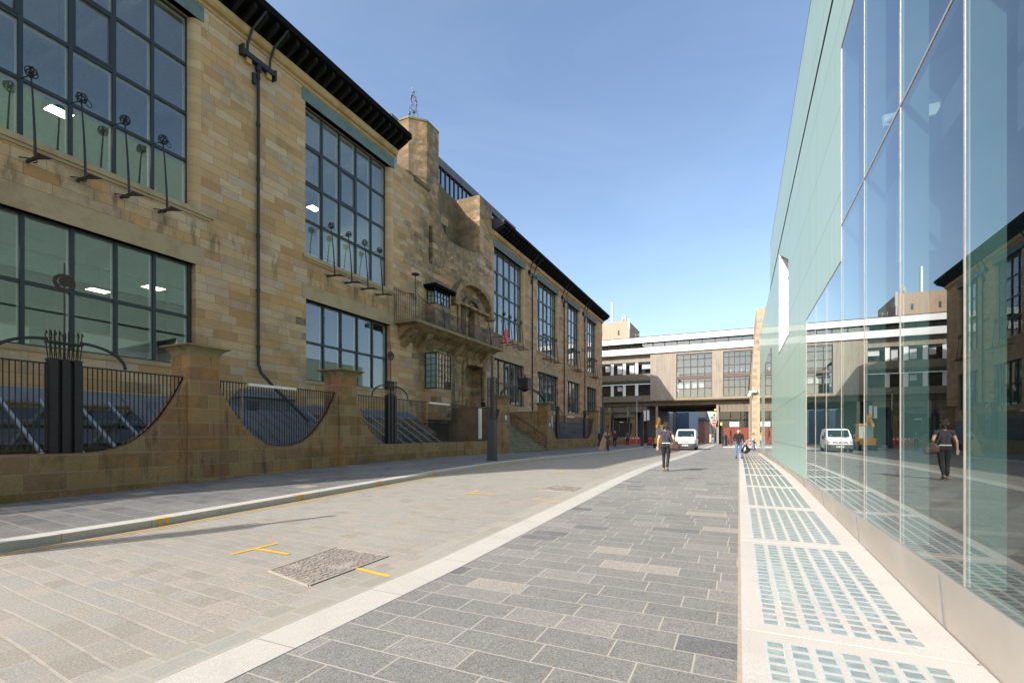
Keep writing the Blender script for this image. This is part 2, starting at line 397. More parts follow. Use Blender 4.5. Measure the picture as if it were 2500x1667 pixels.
M['paving'] = m_paving('dark_slab_paving', .62, .315, [(0, (.195,.187,.172)), (.35, (.225,.215,.198)), (.65, (.21,.20,.185)), (.85, (.24,.228,.208)), (1, (.265,.25,.226))], .0115, (.44,.39,.325), (.33,.295,.25), False, .0)
M['pave2'] = m_paving('grey_pavement_slabs', .6, .44, [(0, (.125,.12,.118)), (.5, (.155,.148,.142)), (1, (.18,.17,.162))], .012, (.40,.35,.29), (.34,.28,.23), False, .1)
M['granite'] = m_granite('pale_granite', (.50,.465,.415))
M['kerb'] = m_granite('kerb_granite', (.50,.47,.42), 1.22)
M['slabcon'] = m_granite('pale_concrete_slab', (.55,.51,.46), 50)
M['panel'] = m_panel(); M['steel'] = m_steel()
M['reidglass'] = glass('facade_glass', (.60,.72,.70), 1.25, .09)
M['pane'] = glass('window_glass', (.80,.87,.84), 1.0, .12)
M['skyglass'] = glass('skylight_glass', (.55,.62,.62), 1.0, .22, .03)
M['yellow'] = plain('yellow_road_paint', (.80,.44,.03), .7, 0, .15, 30)
M['cream'] = plain('cream_wall', (.62,.60,.47), .8); M['palegreen'] = plain('pale_green_wall', (.58,.66,.58), .8)
M['white'] = plain('white_paint', (.78,.78,.76), .5, 0, .05); M['ceil'] = plain('ceiling_white', (.80,.82,.86), .8)
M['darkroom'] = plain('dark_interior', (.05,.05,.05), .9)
M['lamp'] = emit('lit_lamp', (1.0,.95,.78), 16.0)
M['fluor'] = plain('white_batten', (.80,.78,.70), .35, 0, .05)
M['blackp'] = plain('black_plastic', (.02,.02,.022), .5); M['red'] = plain('red_plastic', (.62,.035,.025), .5)
M['pink'] = plain('pink_ring', (.80,.10,.17), .5, 0, .08)
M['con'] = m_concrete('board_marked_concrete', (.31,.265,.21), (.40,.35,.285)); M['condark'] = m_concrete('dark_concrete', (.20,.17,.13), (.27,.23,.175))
M['whiteband'] = plain('white_cladding', (.90,.90,.885), .5, 0, .03)
M['darkglass'] = glass('dark_window_glass', (.62,.68,.69), 1.0, .13)
M['sootrust'] = m_plainstone('rust_and_soot_stone', (.36,.24,.125), (.11,.085,.055), 1.7)
# ================================================================== GROUND
def ystrip(ys, x0, x1, off, mat, name, m=None):
    mb = MB()
    for a, b in zip(ys[:-1], ys[1:]):
        xa0, xa1 = (x0(a), x1(a)) if callable(x0) else (x0, x1)
        xb0, xb1 = (x0(b), x1(b)) if callable(x0) else (x0, x1)
        mb.face([(xa0, a, gz(a)+off), (xa1, a, gz(a)+off), (xb1, b, gz(b)+off), (xb0, b, gz(b)+off)])
    return struct(mb.build(name, mat))
YS = [-80, -40, -20, -10, -5, -2, 0, 2, 3.5, 5, 7, 9, 11.5, 14, 16, 18, 21, 24, 27, 30, 33, 36, 40, 45, 50, 55, 60, 75, 90, 120, 160, 200]
KX = -9.45                                                   # kerb line
mb = MB()
for a, b in zip(YS[:-1] + [200], YS[1:] + [400]):
    mb.face([(-400, a, gz(a)-.012), (400, a, gz(a)-.012), (400, b, gz(b)-.012), (-400, b, gz(b)-.012)])
mb.face([(-400,-400,gz(-80)-.012),(400,-400,gz(-80)-.012),(400,-80,gz(-80)-.012),(-400,-80,gz(-80)-.012)])
struct(mb.build('ground', plain('asphalt_ground', (.09,.088,.085), .9)))
ystrip(YS, KX+.3, -3.45, 0.0, M['setts'], 'road')
mb = MB()                                                     # edging setts laid along the band
struct_edge = ystrip(YS, -3.86, -3.45, 0.004, M['pave2'], 'road_edging')
t = NT('edging_setts'); X_, Y_, Z_ = t.xyz(); rnd, mort, r2, r3, d_ = t.masonry(Y_, X_, .36, .205, .018, .25)
bs = t.ramp(rnd, [(0, (.29,.265,.22)), (.5, (.345,.31,.26)), (1, (.31,.295,.26))]); g_ = t.noise(t._pos, 60, 4, .7)
bs = t.mix(.35, bs, t.ramp(g_, [(.25,.22),(.75,.78)]), 'OVERLAY'); t.col(t.mix(t.m('MULTIPLY', mort, .7), bs, (.40,.35,.29))); t.set(.85)
struct_edge.data.materials.clear(); struct_edge.data.materials.append(t.mat)
ystrip(YS, -3.45, -3.03, 0.004, M['granite'], 'granite_band')
ystrip(YS, -3.03, 0.012, 0.0, M['paving'], 'paving')
YS2 = [y for y in YS if y <= 78] + [78]
ystrip([y for y in YS2 if y >= 42], 0.012, 30, 0.0, M['paving'], 'forecourt_paving') if False else None
# far right forecourt beyond the glass building
mb = MB()
for a, b in ((40.5, 60), (60, 82)):
    mb.face([(0.0, a, gz(a)+.001), (40, a, gz(a)+.001), (40, b, gz(b)+.001), (0.0, b, gz(b)+.001)])
struct(mb.build('forecourt', M['paving']))
# left pavement: raised, with a real kerb step
mb = MB()
for a, b in zip(YS2[:-1], YS2[1:]):
    mb.face([(-14.6, a, gz(a)+.12), (KX-.02, a, gz(a)+.12), (KX-.02, b, gz(b)+.12), (-14.6, b, gz(b)+.12)])
struct(mb.build('pavement', M['pave2']))
mb = MB()
for a, b in zip(YS2[:-1], YS2[1:]):
    mb.raw([(KX-.02,a,gz(a)+.124),(KX+.33,a,gz(a)+.124),(KX+.33,b,gz(b)+.124),(KX-.02,b,gz(b)+.124),(KX+.33,a,gz(a)-.02),(KX+.33,b,gz(b)-.02)],
           [(0,1,2,3),(1,4,5,2)])
struct(mb.build('kerb', M['kerb']))
# painted marks
mb = MB()
for x in (KX+.47, KX+.60):
    for a, b in zip(YS2[:-1], YS2[1:]):
        if a < -6 or b > 46: continue
        mb.face([(x, a, gz(a)+.006), (x+.05, a, gz(a)+.006), (x+.05, b, gz(b)+.006), (x, b, gz(b)+.006)])
t = NT('worn_yellow_paint'); t.xyz(); wn = t.noise(t._pos, 9, 6, .7)
t.col(t.mix(t.step(wn, .42, .6), (.70,.42,.07), (.46,.345,.20))); t.set(.8); struct(mb.build('double_yellow_lines', t.mat))
mb = MB()
for y in (4.98, 7.9, 10.6, 13.3, 16.3, 19.5, 23, 27, 33):
    for dy in (0, .13):
        yy = y + dy; z = gz(yy)
        mb.face([(KX+.338, yy, z+.0), (KX+.338, yy+.055, z+.0), (KX+.338, yy+.055, z+.13), (KX+.338, yy, z+.13)])
        mb.face([(KX+.18, yy, z+.131), (KX+.338, yy, z+.131), (KX+.338, yy+.055, z+.131), (KX+.18, yy+.055, z+.131)])
struct(mb.build('kerb_marks', M['yellow']))
def strip(mb, p, q, wd):
    d = Vector((q[0]-p[0], q[1]-p[1], 0)).normalized(); n = Vector((-d.y, d.x, 0)) * wd / 2
    N = 4
    for i in range(N):
        a = i/N; b = (i+1)/N; P = [p[0]+(q[0]-p[0])*a, p[1]+(q[1]-p[1])*a]; Q = [p[0]+(q[0]-p[0])*b, p[1]+(q[1]-p[1])*b]
        mb.face([(P[0]+n.x,P[1]+n.y,gz(P[1]+n.y)+.007),(P[0]-n.x,P[1]-n.y,gz(P[1]-n.y)+.007),(Q[0]-n.x,Q[1]-n.y,gz(Q[1]-n.y)+.007),(Q[0]+n.x,Q[1]+n.y,gz(Q[1]+n.y)+.007)])
def bay_mark(name, segs, wd=.06):
    mb = MB()
    for p, q in segs: strip(mb, p, q, wd)
    return struct(mb.build(name, M['yellow']))
bay_mark('parking_bay_mark', [((-6.11,4.22),(-6.11,4.92)), ((-6.08,4.58),(-5.42,4.56))])
bay_mark('parking_bay_mark', [((-4.29,4.45),(-3.56,4.33))])
bay_mark('parking_bay_mark', [((-6.03,10.1),(-6.0,10.8)), ((-6.0,10.4),(-5.3,10.3))])
bay_mark('parking_bay_mark', [((-4.2,10.05),(-3.5,9.92))])
bay_mark('parking_bay_mark', [((-5.78,15.6),(-5.7,16.5)), ((-5.7,16.0),(-4.9,15.7))])
bay_mark('parking_bay_mark', [((-6.0,21.5),(-6.0,22.3)), ((-6.0,21.9),(-5.2,21.9))])
bay_mark('parking_bay_mark', [((-6.2,33),(-6.2,34)), ((-6.2,33.4),(-5.2,33.3))])
# manhole covers let into the setts: rough metal with infill of small setts
t = NT('worn_manhole_infill'); X_, Y_, Z_ = t.xyz(); wv = t.noise(t._pos, 3, 3, .6)
rnd, mort, r2, r3, d_ = t.masonry(t.m('ADD', X_, t.m('MULTIPLY', wv, .12)), t.m('ADD', Y_, t.m('MULTIPLY', wv, .05)), .11, .042, .014, .4)
n_ = t.noise(t._pos, 30, 5, .75); n2_ = t.noise(t._pos, 4, 5, .7)
bs = t.mix(t.step(n_, .35, .65), (.30,.26,.215), (.43,.375,.315)); bs = t.mix(t.m('MULTIPLY', mort, t.step(n2_, .38, .5)), bs, (.13,.105,.085))
t.col(bs); t.set(.9); t.bump(t.m('SUBTRACT', n_, mort), .6, .02); MH = t.mat
def manhole(pts, label):
    mb = MB(); c = [sum(p[i] for p in pts)/4 for i in (0,1)]
    mb.face([(x, y, gz(y)+.008) for x, y in pts])
    o = mb.build('manhole_cover', MH); 
    fr = MB(); n = len(pts)
    for i in range(n):
        a, b = pts[i], pts[(i+1)%n]; fr.bar((a[0],a[1],gz(a[1])+.006), (b[0],b[1],gz(b[1])+.006), .03, .014)
    fr.build('rim', plain('sandy_rim', (.33,.29,.24), .8), o)
    tag(o, label, 'manhole cover', 'manhole covers in the roadway'); return o
manhole([(-4.98,3.92),(-4.12,3.72),(-4.15,5.02),(-5.12,5.1)], 'large worn manhole cover in the setts beside the nearest yellow mark')
manhole([(-4.6,11.55),(-3.75,11.45),(-3.72,12.3),(-4.5,12.55)], 'small worn manhole cover farther up the road, close to the granite band')

# glazed pavement lights along the glass building
RX = 1.495
joints = [-2.2, 1.08, 4.39, 7.7, 10.75, 14.05, 17.4, 20.7, 24.0, 27.3, 30.6, 33.9, 37.2, 40.5]
t = NT('pavement_glass_block'); t.xyz(); n_ = t.noise(t._pos, 7, 4, .6); n2_ = t.noise(t._pos, 40, 3, .6)
t.col(t.mix(t.step(n_, .3, .7), (.21,.255,.245), (.36,.405,.385))); t.set(t.m('ADD', .06, t.m('MULTIPLY', n2_, .3)), 0, .7); GB = t.mat
GR = plain('pale_glass_rim', (.50,.57,.54), .15, 0, .12, 30, .7)
ord_ = ['nearest', 'second', 'third', 'fourth', 'fifth', 'sixth', 'seventh', 'eighth', 'ninth', 'tenth', 'eleventh', 'twelfth', 'thirteenth']
for i, (a, b) in enumerate(zip(joints[:-1], joints[1:])):
    mb = MB(); n = 4; A = a+.012; B = b-.012
    for k in range(n):
        p = A+(B-A)*k/n; q = A+(B-A)*(k+1)/n
        mb.face([(.02,p,gz(p)+.012),(RX+.02,p,gz(p)+.012),(RX+.02,q,gz(q)+.012),(.02,q,gz(q)+.012)])
    if i == 0:
        jn = MB()
        for a_, b_ in zip(YS[:-1], YS[1:]):
            if a_ < -3 or b_ > 45: continue
            jn.face([(-.01,a_,gz(a_)+.005),(1.53,a_,gz(a_)+.005),(1.53,b_,gz(b_)+.005),(-.01,b_,gz(b_)+.005)])
        struct(jn.build('joint_bed', plain('sandy_joint', (.42,.34,.26), .9)))
    mb.face([(.02,A,gz(A)-.05),(RX,A,gz(A)-.05),(RX,A,gz(A)+.012),(.02,A,gz(A)+.012)])
    slab = mb.build('pavement_light', M['slabcon'])
    tag(slab, ('%s pale slab set with glass blocks beside the steel plinth, counted from the camera' % ord_[i]), 'pavement light', 'pavement lights along the glass building')
    g = MB(); r = MB(); rows = 22; cols = 7
    x0, x1 = .165, 1.285; y0, y1 = A+.16, B-.16; cw = (x1-x0)/cols; rh = (y1-y0)/rows
    for yy in range(rows):
        for xx in range(cols):
            cx = x0+(xx+.5)*cw; cy = y0+(yy+.5)*rh; w2 = cw*.40; h2 = rh*.41
            z0 = gz(cy-h2)+.0135; z1 = gz(cy+h2)+.0135
            r.face([(cx-w2,cy-h2,z0),(cx+w2,cy-h2,z0),(cx+w2,cy+h2,z1),(cx-w2,cy+h2,z1)])
            jx = random.uniform(-.004,.004)
            w3 = w2*.80; h3 = h2*.76
            g.face([(cx-w3+jx,cy-h3,z0+.002),(cx+w3+jx,cy-h3,z0+.002),(cx+w3+jx,cy+h3,z1+.002),(cx-w3+jx,cy+h3,z1+.002)])
    rr = r.build('block_rims', GR, slab); g.build('glass_blocks', GB, slab)

# ================================================================== STONE SCHOOL
FX = -18.5
school = thing('stone_building', 'long weathered sandstone school building with tall grid windows and dark overhanging eaves', 'building', (FX, 32, 0))
def P(o):      # parent while keeping world coordinates
    o.parent = school; o.matrix_parent_inverse = Matrix.Translation((-FX, -32, 0)); return o
def PO(o, par): o.parent = par; o.matrix_parent_inverse = par.matrix_world.inverted(); return o
def cells(vals, lo, hi):
    s = sorted(set([lo, hi] + [v for v in vals if lo < v < hi])); return list(zip(s[:-1], s[1:]))
def wall(mb, Y0, Y1, Z0, Z1, holes, X=FX, depth=.42, m=0):
    for ya, yb in cells([h[0] for h in holes]+[h[1] for h in holes], Y0, Y1):
        for za, zb in cells([h[2] for h in holes]+[h[3] for h in holes], Z0, Z1):
            if any(h[0] <= ya and yb <= h[1] and h[2] <= za and zb <= h[3] for h in holes): continue
            mb.face([(X,ya,za),(X,yb,za),(X,yb,zb),(X,ya,zb)], m)
    for y0, y1, z0, z1 in holes:
        e = X-depth
        mb.face([(X,y0,z0),(e,y0,z0),(e,y0,z1),(X,y0,z1)][::-1], m); mb.face([(X,y1,z0),(e,y1,z0),(e,y1,z1),(X,y1,z1)], m)
        mb.face([(X,y0,z0),(X,y1,z0),(e,y1,z0),(e,y0,z0)], m); mb.face([(X,y0,z1),(X,y1,z1),(e,y1,z1),(e,y0,z1)][::-1], m)
UP = [10.1, 11.9, 13.66, 15.5, 17.27]; LO = [4.18, 6.02, 8.0]
gA = [5.46, 6.62, 7.78, 8.94, 10.1, 11.3]; gB = [16.62, 17.8, 18.97, 20.16, 21.35, 22.54]
gC = [36.0, 37.2, 38.4, 39.6, 40.8, 42.0]; gD = [45.6, 46.8, 47.95, 49.1, 50.3, 51.5]
gE = [55.05, 56.25, 57.5, 58.7, 59.75]; gF = [63.25, 64.55, 65.7, 66.75, 67.9]
bays = [(gA, 11.6), (gB, 22.85), (gC, 42.28), (gD, 51.8), (gE, 60.05), (gF, 68.2)]
mb = MB()
hE = []; hW = []
for g, c in bays:
    h = hE if g[0] < 23 else hW
    h += [(g[0]-.14, c, UP[0]-.02, UP[-1]+.02), (g[0]-.1, g[-1]+.1, LO[0]-.02, LO[-1]+.0)]
wall(mb, -5, 22.96, -1.2, 18.6, hE)
wall(mb, 35.7, 71.1, -1.2, 18.6, hW)
# end walls, back and top
for y in (-5, 71.1):
    mb.face([(FX,y,-1.2),(-34,y,-1.2),(-34,y,18.6),(FX,y,18.6)] if y < 0 else [(FX,y,-1.2),(FX,y,18.6),(-34,y,18.6),(-34,y,-1.2)])
mb.face([(-34,-5,-1.2),(-34,71.1,-1.2),(-34,71.1,18.6),(-34,-5,18.6)])
# entrance part, left of the recess, with a slit
wall(mb, 22.96, 27.66, -1.2, 17.75, [(26.5, 26.95, 12.9, 15.4)], FX, .45)
mb.face([(FX-.45,26.4,12.8),(FX-.45,27.05,12.8),(FX-.45,27.05,15.5),(FX-.45,26.4,15.5)])
# parapet front between the stair tower and the right block, swept top
prof = [(27.66,17.0),(27.9,16.3),(28.2,15.75),(28.6,15.4),(29.2,15.25),(30.5,15.3),(32,15.5),(33.4,15.75)]
holesP = [(30.3, 31.05, 8.4, 11.0), (31.65, 32.5, 8.4, 11.0), (31.1, 33.95, 2.55, 6.9)]
wall(mb, 27.66, 35.7, -1.2, 15.2, holesP, FX, 1.0)
for (ya, za), (yb, zb) in zip(prof[:-1], prof[1:]):
    mb.face([(FX,ya,15.2),(FX,yb,15.2),(FX,yb,zb),(FX,ya,za)]); mb.face([(FX,ya,za),(FX,yb,zb),(FX-.5,yb,zb),(FX-.5,ya,za)])
    mb.face([(FX-.5,ya,15.0),(FX-.5,yb,15.0),(FX-.5,yb,zb),(FX-.5,ya,za)][::-1])
# right block above the parapet
mb.face([(FX,33.4,15.2),(FX,35.45,15.2),(FX,35.45,20.0),(FX,35.2,20.35),(FX,33.4,20.45)])
mb.face([(FX,33.4,15.0),(FX,33.4,20.45),(-20.6,33.4,20.45),(-20.6,33.4,15.0)])
mb.face([(FX,35.45,15.0),(-22,35.45,15.0),(-22,35.45,20.0),(FX,35.45,20.0)])
mb.face([(FX,33.4,20.45),(FX,35.2,20.35),(-22,35.2,20.35),(-22,33.4,20.45)]); mb.face([(FX,35.2,20.35),(FX,35.45,20.0),(-22,35.45,20.0),(-22,35.2,20.35)])
mb.face([(FX,35.45,15.2),(FX,35.7,15.2),(FX,35.7,18.6),(FX,35.45,18.6)])
# recess: back wall, left side (tower flank) and floor
mb.face([(-20.6,27.3,15),(-20.6,33.4,15),(-20.6,33.4,20.3),(-20.6,31.6,20.45),(-20.6,30.2,20.9),(-20.6,28.8,21.3),(-20.6,27.3,21.4)])
mb.face([(FX,27.66,14),(-20.6,27.66,14),(-20.6,27.66,17.75),(FX,27.66,17.75)][::-1])
mb.face([(FX-.5,27.66,15.0),(FX-.5,33.4,15.0),(-20.6,33.4,15.0),(-20.6,27.66,15.0)])
# back of the door and balcony window recesses
mb.face([(FX-1.0,30.2,8.3),(FX-1.0,32.6,8.3),(FX-1.0,32.6,11.1),(FX-1.0,30.2,11.1)], 1)
mb.face([(FX-1.0,31.0,2.4),(FX-1.0,34.0,2.4),(FX-1.0,34.0,7.0),(FX-1.0,31.0,7.0)])
body = P(mb.build('wall', [M['stone'], M['darkroom']]))

# stair tower: octagonal top
mb = MB()
oct_ = [(FX,27.66),(FX,26.3),(-19.34,25.46),(-20.1,25.46),(-20.95,26.3),(-20.95,27.66)]
mb.prism(oct_, lambda u, v, t: (u, v, t), 17.75, 22.05)
mb.prism([(FX+.03,27.69),(FX+.03,26.28),(-19.33,25.42),(-20.1,25.42),(-21,26.28),(-21,27.69)], lambda u, v, t: (u, v, t), 22.05, 22.17, 1)
# swept weathering under the tower: dark roll
mb.prism([(FX+.0,17.5),(FX+.14,17.62),(FX+.1,17.85),(FX-.9,17.95),(FX-.9,17.5)], lambda u, v, t: (u, t, v), 24.9, 26.5, 2)
P(mb.build('stair_tower', [M['stone'], M['cap'], M['darkstone']]))
# small window in the recess back wall
mb = MB(); mb.box(-20.62,-20.55,31.1,31.7,16.2,17.7,0); mb.box(-20.6,-20.53,31.0,32.0,17.7,18.3,1)
P(mb.build('recess_window', [M['frame'], M['lintel']]))

# windows
thick = {0: [(0,2),(2,2)], 1: [(0,2),(2,2)]}
def window(name, ys, zs, X, heavy=(), sash=True):
    f = MB(); w_ = .105; d = .13
    for i, y in enumerate(ys):
        e = .07 if i in (0, len(ys)-1) else 0
        f.box(X-.03, X+.045, y-w_/2, y+w_/2, zs[0]-.05, zs[-1]+.05)
    for j, z in enumerate(zs):
        for ya, yb in zip(ys[:-1], ys[1:]):
            f.box(X-.028, X+.035, ya+w_/2, yb-w_/2, z-.055, z+.055)
    for i, j in heavy:
        y0, y1, z0, z1 = ys[i]+w_/2, ys[i+1]-w_/2, zs[j]+.055, zs[j+1]-.055
        f.box(X-.02, X+.05, y0, y0+.07, z0, z1); f.box(X-.02, X+.05, y1-.07, y1, z0, z1)
        f.box(X-.02, X+.05, y0+.07, y1-.07, z1-.07, z1); f.box(X-.02, X+.05, y0+.07, y1-.07, z0, z0+.07)
    o = P(f.build(name, M['frame']))
    g = MB(); g.face([(X-.035, ys[0], zs[0]), (X-.035, ys[-1], zs[0]), (X-.035, ys[-1], zs[-1]), (X-.035, ys[0], zs[-1])])
    PO(g.build('pane', M['pane']), o)
    if sash:
        s = MB()
        for y in ys: s.box(X-.19, X-.042, y-.058, y+.058, zs[0], zs[-1])
        for z in zs:
            for ya, yb in zip(ys[:-1], ys[1:]): s.box(X-.16, X-.042, ya+.058, yb-.058, z-.062, z+.052)
        PO(s.build('inner_sash', M['sash']), o)
    return o
for k, (g, c) in enumerate(bays):
    window('studio_window', g, UP, FX-.36, [(0,2),(2,2)] if k < 4 else [])
    window('ground_floor_window', g, LO, FX-.26)
# trim: lintels, sills, rounded jambs
t = NT('jamb_courses'); X_, Y_, Z_ = t.xyz(); f_ = t.m('FRACT', t.m('DIVIDE', Z_, .335)); rw, _ = t.white(t.vec(t.m('FLOOR', t.m('DIVIDE', Z_, .335)), t.m('FLOOR', t.m('DIVIDE', Y_, 3.0))))
a_ = t.noise(t._pos, 1.0, 6, .7); bs = t.ramp(rw, [(0,(.56,.37,.195)),(.5,(.51,.325,.16)),(1,(.60,.42,.24))]); bs = t.mix(t.m('MULTIPLY', t.step(a_,.5,.75), .5), bs, (.36,.23,.12))
t.col(t.mix(t.m('MULTIPLY', t.m('LESS_THAN', f_, .035), .6), bs, (.22,.14,.07))); t.set(.85); JM = t.mat
for k, (g, c) in enumerate(bays):
    lt = MB(); sl = MB(); jb = MB(); ls = MB(); gs = MB()
    y1 = c+.1
    lt.box(FX-.25, FX+.03, g[0]-.34, y1, 17.29, 17.86)
    sl.box(FX-.42, FX+.10, g[0]-.3, c+.45, 9.9, 10.08); sl.box(FX-.1, FX+.05, g[0]-.3, c+.35, 9.80, 9.9)
    ls.box(FX-.24, FX+.018, g[0]-.33, c+.1, 8.0, 8.68)
    gs.box(FX-.28, FX+.03, g[0]-.2, g[-1]+.25, 4.0, 4.16)
    pts = [(c+.33*math.sin(q)*1.0, FX-.33+.33*math.cos(q)) for q in [R(a) for a in range(-90, 91, 15)]]
    vs = [(x, y, z) for z in (10.08, 17.28) for (y, x) in pts]; n = len(pts)
    for i in range(n-1):
        jb.raw([vs[i], vs[i+1], vs[n+i+1], vs[n+i]], [(0,1,2,3)], 0, True)
    P(jb.build('rounded_jamb', JM)); P(gs.build('sill', M['lintel'])); P(lt.build('steel_lintel', M['slate'])); P(sl.build('sill', M['lintel'])); P(ls.build('stone_lintel', M['lintel'])); 
# cornice roll and eaves
def roll(y0, y1):
    co = MB()
    pr = [(FX,17.92),(FX+.05,17.92),(FX+.07,18.02),(FX+.2,18.06),(FX+.27,18.16),(FX+.29,18.28),(FX+.24,18.4),(FX+.14,18.46),(FX,18.5)]
    co.prism(pr, lambda u, v, t: (u, t, v), y0, y1); P(co.build('cornice', M['cornice']))
roll(-5, 23.0); roll(35.5, 70.9)
for (y0, y1) in ((-5.6, 23.35), (36.0, 71.7)):
    ev = MB(); ra = MB()
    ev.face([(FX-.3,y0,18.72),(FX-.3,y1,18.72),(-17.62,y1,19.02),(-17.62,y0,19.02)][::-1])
    ev.box(-17.64,-17.5,y0,y1,19.02,19.3)                     # gutter
    ev.raw([(-17.5,y0,19.31),(-17.5,y1,19.31),(-26,y1,22.3),(-26,y0,22.3),(-34,y1,19.3),(-34,y0,19.3)], [(0,1,2,3),(3,2,4,5)], 1)
    ev.face([(-17.5,y1,19.31),(-26,y1,22.3),(-34,y1,19.3),(-34,y1,18.6),(FX-.3,y1,18.6),(-17.6,y1,19.0)], 1)
    ev.face([(-17.5,y0,19.31),(-26,y0,22.3),(-34,y0,19.3),(-34,y0,18.6),(FX-.3,y0,18.6),(-17.6,y0,19.0)], 1)
    ev.box(FX-.2,FX+.06,y0+.5,y1-.5,18.5,18.74)
    y = y0+.15
    while y < y1-.05:
        ra.raw([(FX+.05,y-.07,18.45),(FX+.05,y+.07,18.45),(-17.66,y+.07,18.80),(-17.66,y-.07,18.80),(FX+.05,y-.07,18.74),(FX+.05,y+.07,18.74),(-17.66,y+.07,19.0),(-17.66,y-.07,19.0)],
               [(0,1,2,3),(7,6,5,4),(4,0,3,7),(1,5,6,2),(3,2,6,7)]); y += .52
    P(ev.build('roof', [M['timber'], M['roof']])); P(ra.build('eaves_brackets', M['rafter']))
# roof lantern behind the entrance
mb = MB(); mb.box(-28,-24.2,29.6,52,21.5,25.4,0); mb.box(-28.2,-24.0,29.5,52.2,25.4,26.1,1)
for y in [29.7+.75*i for i in range(30)]: mb.box(-24.2,-24.12,y,y+.08,21.5,25.4,2)
mb.box(-24.2,-24.11,29.6,52,23.4,23.5,2); mb.box(-28,-24.1,29.42,29.6,21.5,26.1,1)
P(mb.build('roof_lantern', [glass('lantern_glass', (.25,.3,.36), 1.6, .25), M['lead'], M['frame']]))
# interiors seen through the glass
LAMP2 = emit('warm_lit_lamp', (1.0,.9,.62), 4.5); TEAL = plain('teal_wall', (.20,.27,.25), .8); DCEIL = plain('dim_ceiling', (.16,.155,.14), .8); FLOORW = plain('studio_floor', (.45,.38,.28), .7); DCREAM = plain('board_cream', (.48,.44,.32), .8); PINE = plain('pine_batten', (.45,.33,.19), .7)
def room(name, y0, y1, z0, z1, X1, lower, fit):
    mb = MB(); x0 = FX-.55
    mb.face([(X1,y0,z0),(X1,y1,z0),(X1,y1,z1),(X1,y0,z1)], 0)
    mb.face([(x0,y0,z0),(X1,y0,z0),(X1,y0,z1),(x0,y0,z1)], 0); mb.face([(x0,y1,z0),(X1,y1,z0),(X1,y1,z1),(x0,y1,z1)], 0)
    mb.face([(x0,y0,z1),(x0,y1,z1),(X1,y1,z1),(X1,y0,z1)], 1); mb.face([(x0,y0,z0),(x0,y1,z0),(X1,y1,z0),(X1,y0,z0)], 2)
    y = y0+2.2
    while y < y1-1: mb.box(X1+.02, x0-.3, y, y+.3, z1-.55, z1-.004, 1); y += 4.1
    mb.box(X1+1.9, X1+2.2, y0+.02, y1-.02, z1-.42, z1-.006, 1)
    rng = random.Random(int(y0*7+z0)); y = y0+.7
    while y < y1-2.5:                                         # studio partitions and boards standing back from the glass
        wd = rng.uniform(1.2, 2.6); h = rng.uniform(1.5, 2.3); xx = x0-rng.uniform(1.6, 3.4)
        mb.box(xx-.06, xx, y, y+wd, z0+.02, z0+h, rng.choice([3,3,4,0])); mb.box(xx, xx+.03, y-.03, y+.03, z0+.02, z0+h+.05, 5); mb.box(xx,xx+.03,y+.03,y+wd,z0+h-.06,z0+h,5)
        y += wd + rng.uniform(.1, 1.6)
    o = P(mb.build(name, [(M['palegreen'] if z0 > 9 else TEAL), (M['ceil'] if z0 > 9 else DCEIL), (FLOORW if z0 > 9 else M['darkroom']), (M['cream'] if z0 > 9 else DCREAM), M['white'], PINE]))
    for (lx, ly, lz) in fit:
        l = MB(); l.box(lx-.3, lx+.3, ly-.36, ly+.36, lz, lz+.3, 0); l.face([(lx-.26,ly-.32,lz-.006),(lx+.26,ly-.32,lz-.006),(lx+.26,ly+.32,lz-.006),(lx-.26,ly+.32,lz-.006)], 1)
        l.bar((lx,ly,lz+.22),(lx,ly,z1),.02)
        PO(l.build('ceiling_light', [M['lead'], M['lamp'] if z0 > 9 else LAMP2]), o)
    return o
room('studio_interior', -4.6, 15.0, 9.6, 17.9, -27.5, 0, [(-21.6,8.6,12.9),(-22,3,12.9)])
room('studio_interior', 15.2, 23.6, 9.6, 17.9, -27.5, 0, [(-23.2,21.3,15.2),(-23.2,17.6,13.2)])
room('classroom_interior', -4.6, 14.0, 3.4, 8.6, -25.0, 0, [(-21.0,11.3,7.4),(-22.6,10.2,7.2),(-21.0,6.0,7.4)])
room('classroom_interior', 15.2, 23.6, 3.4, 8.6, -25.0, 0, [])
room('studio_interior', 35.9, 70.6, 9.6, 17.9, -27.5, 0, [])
room('classroom_interior', 35.9, 70.6, 3.4, 8.6, -25.0, 0, [])
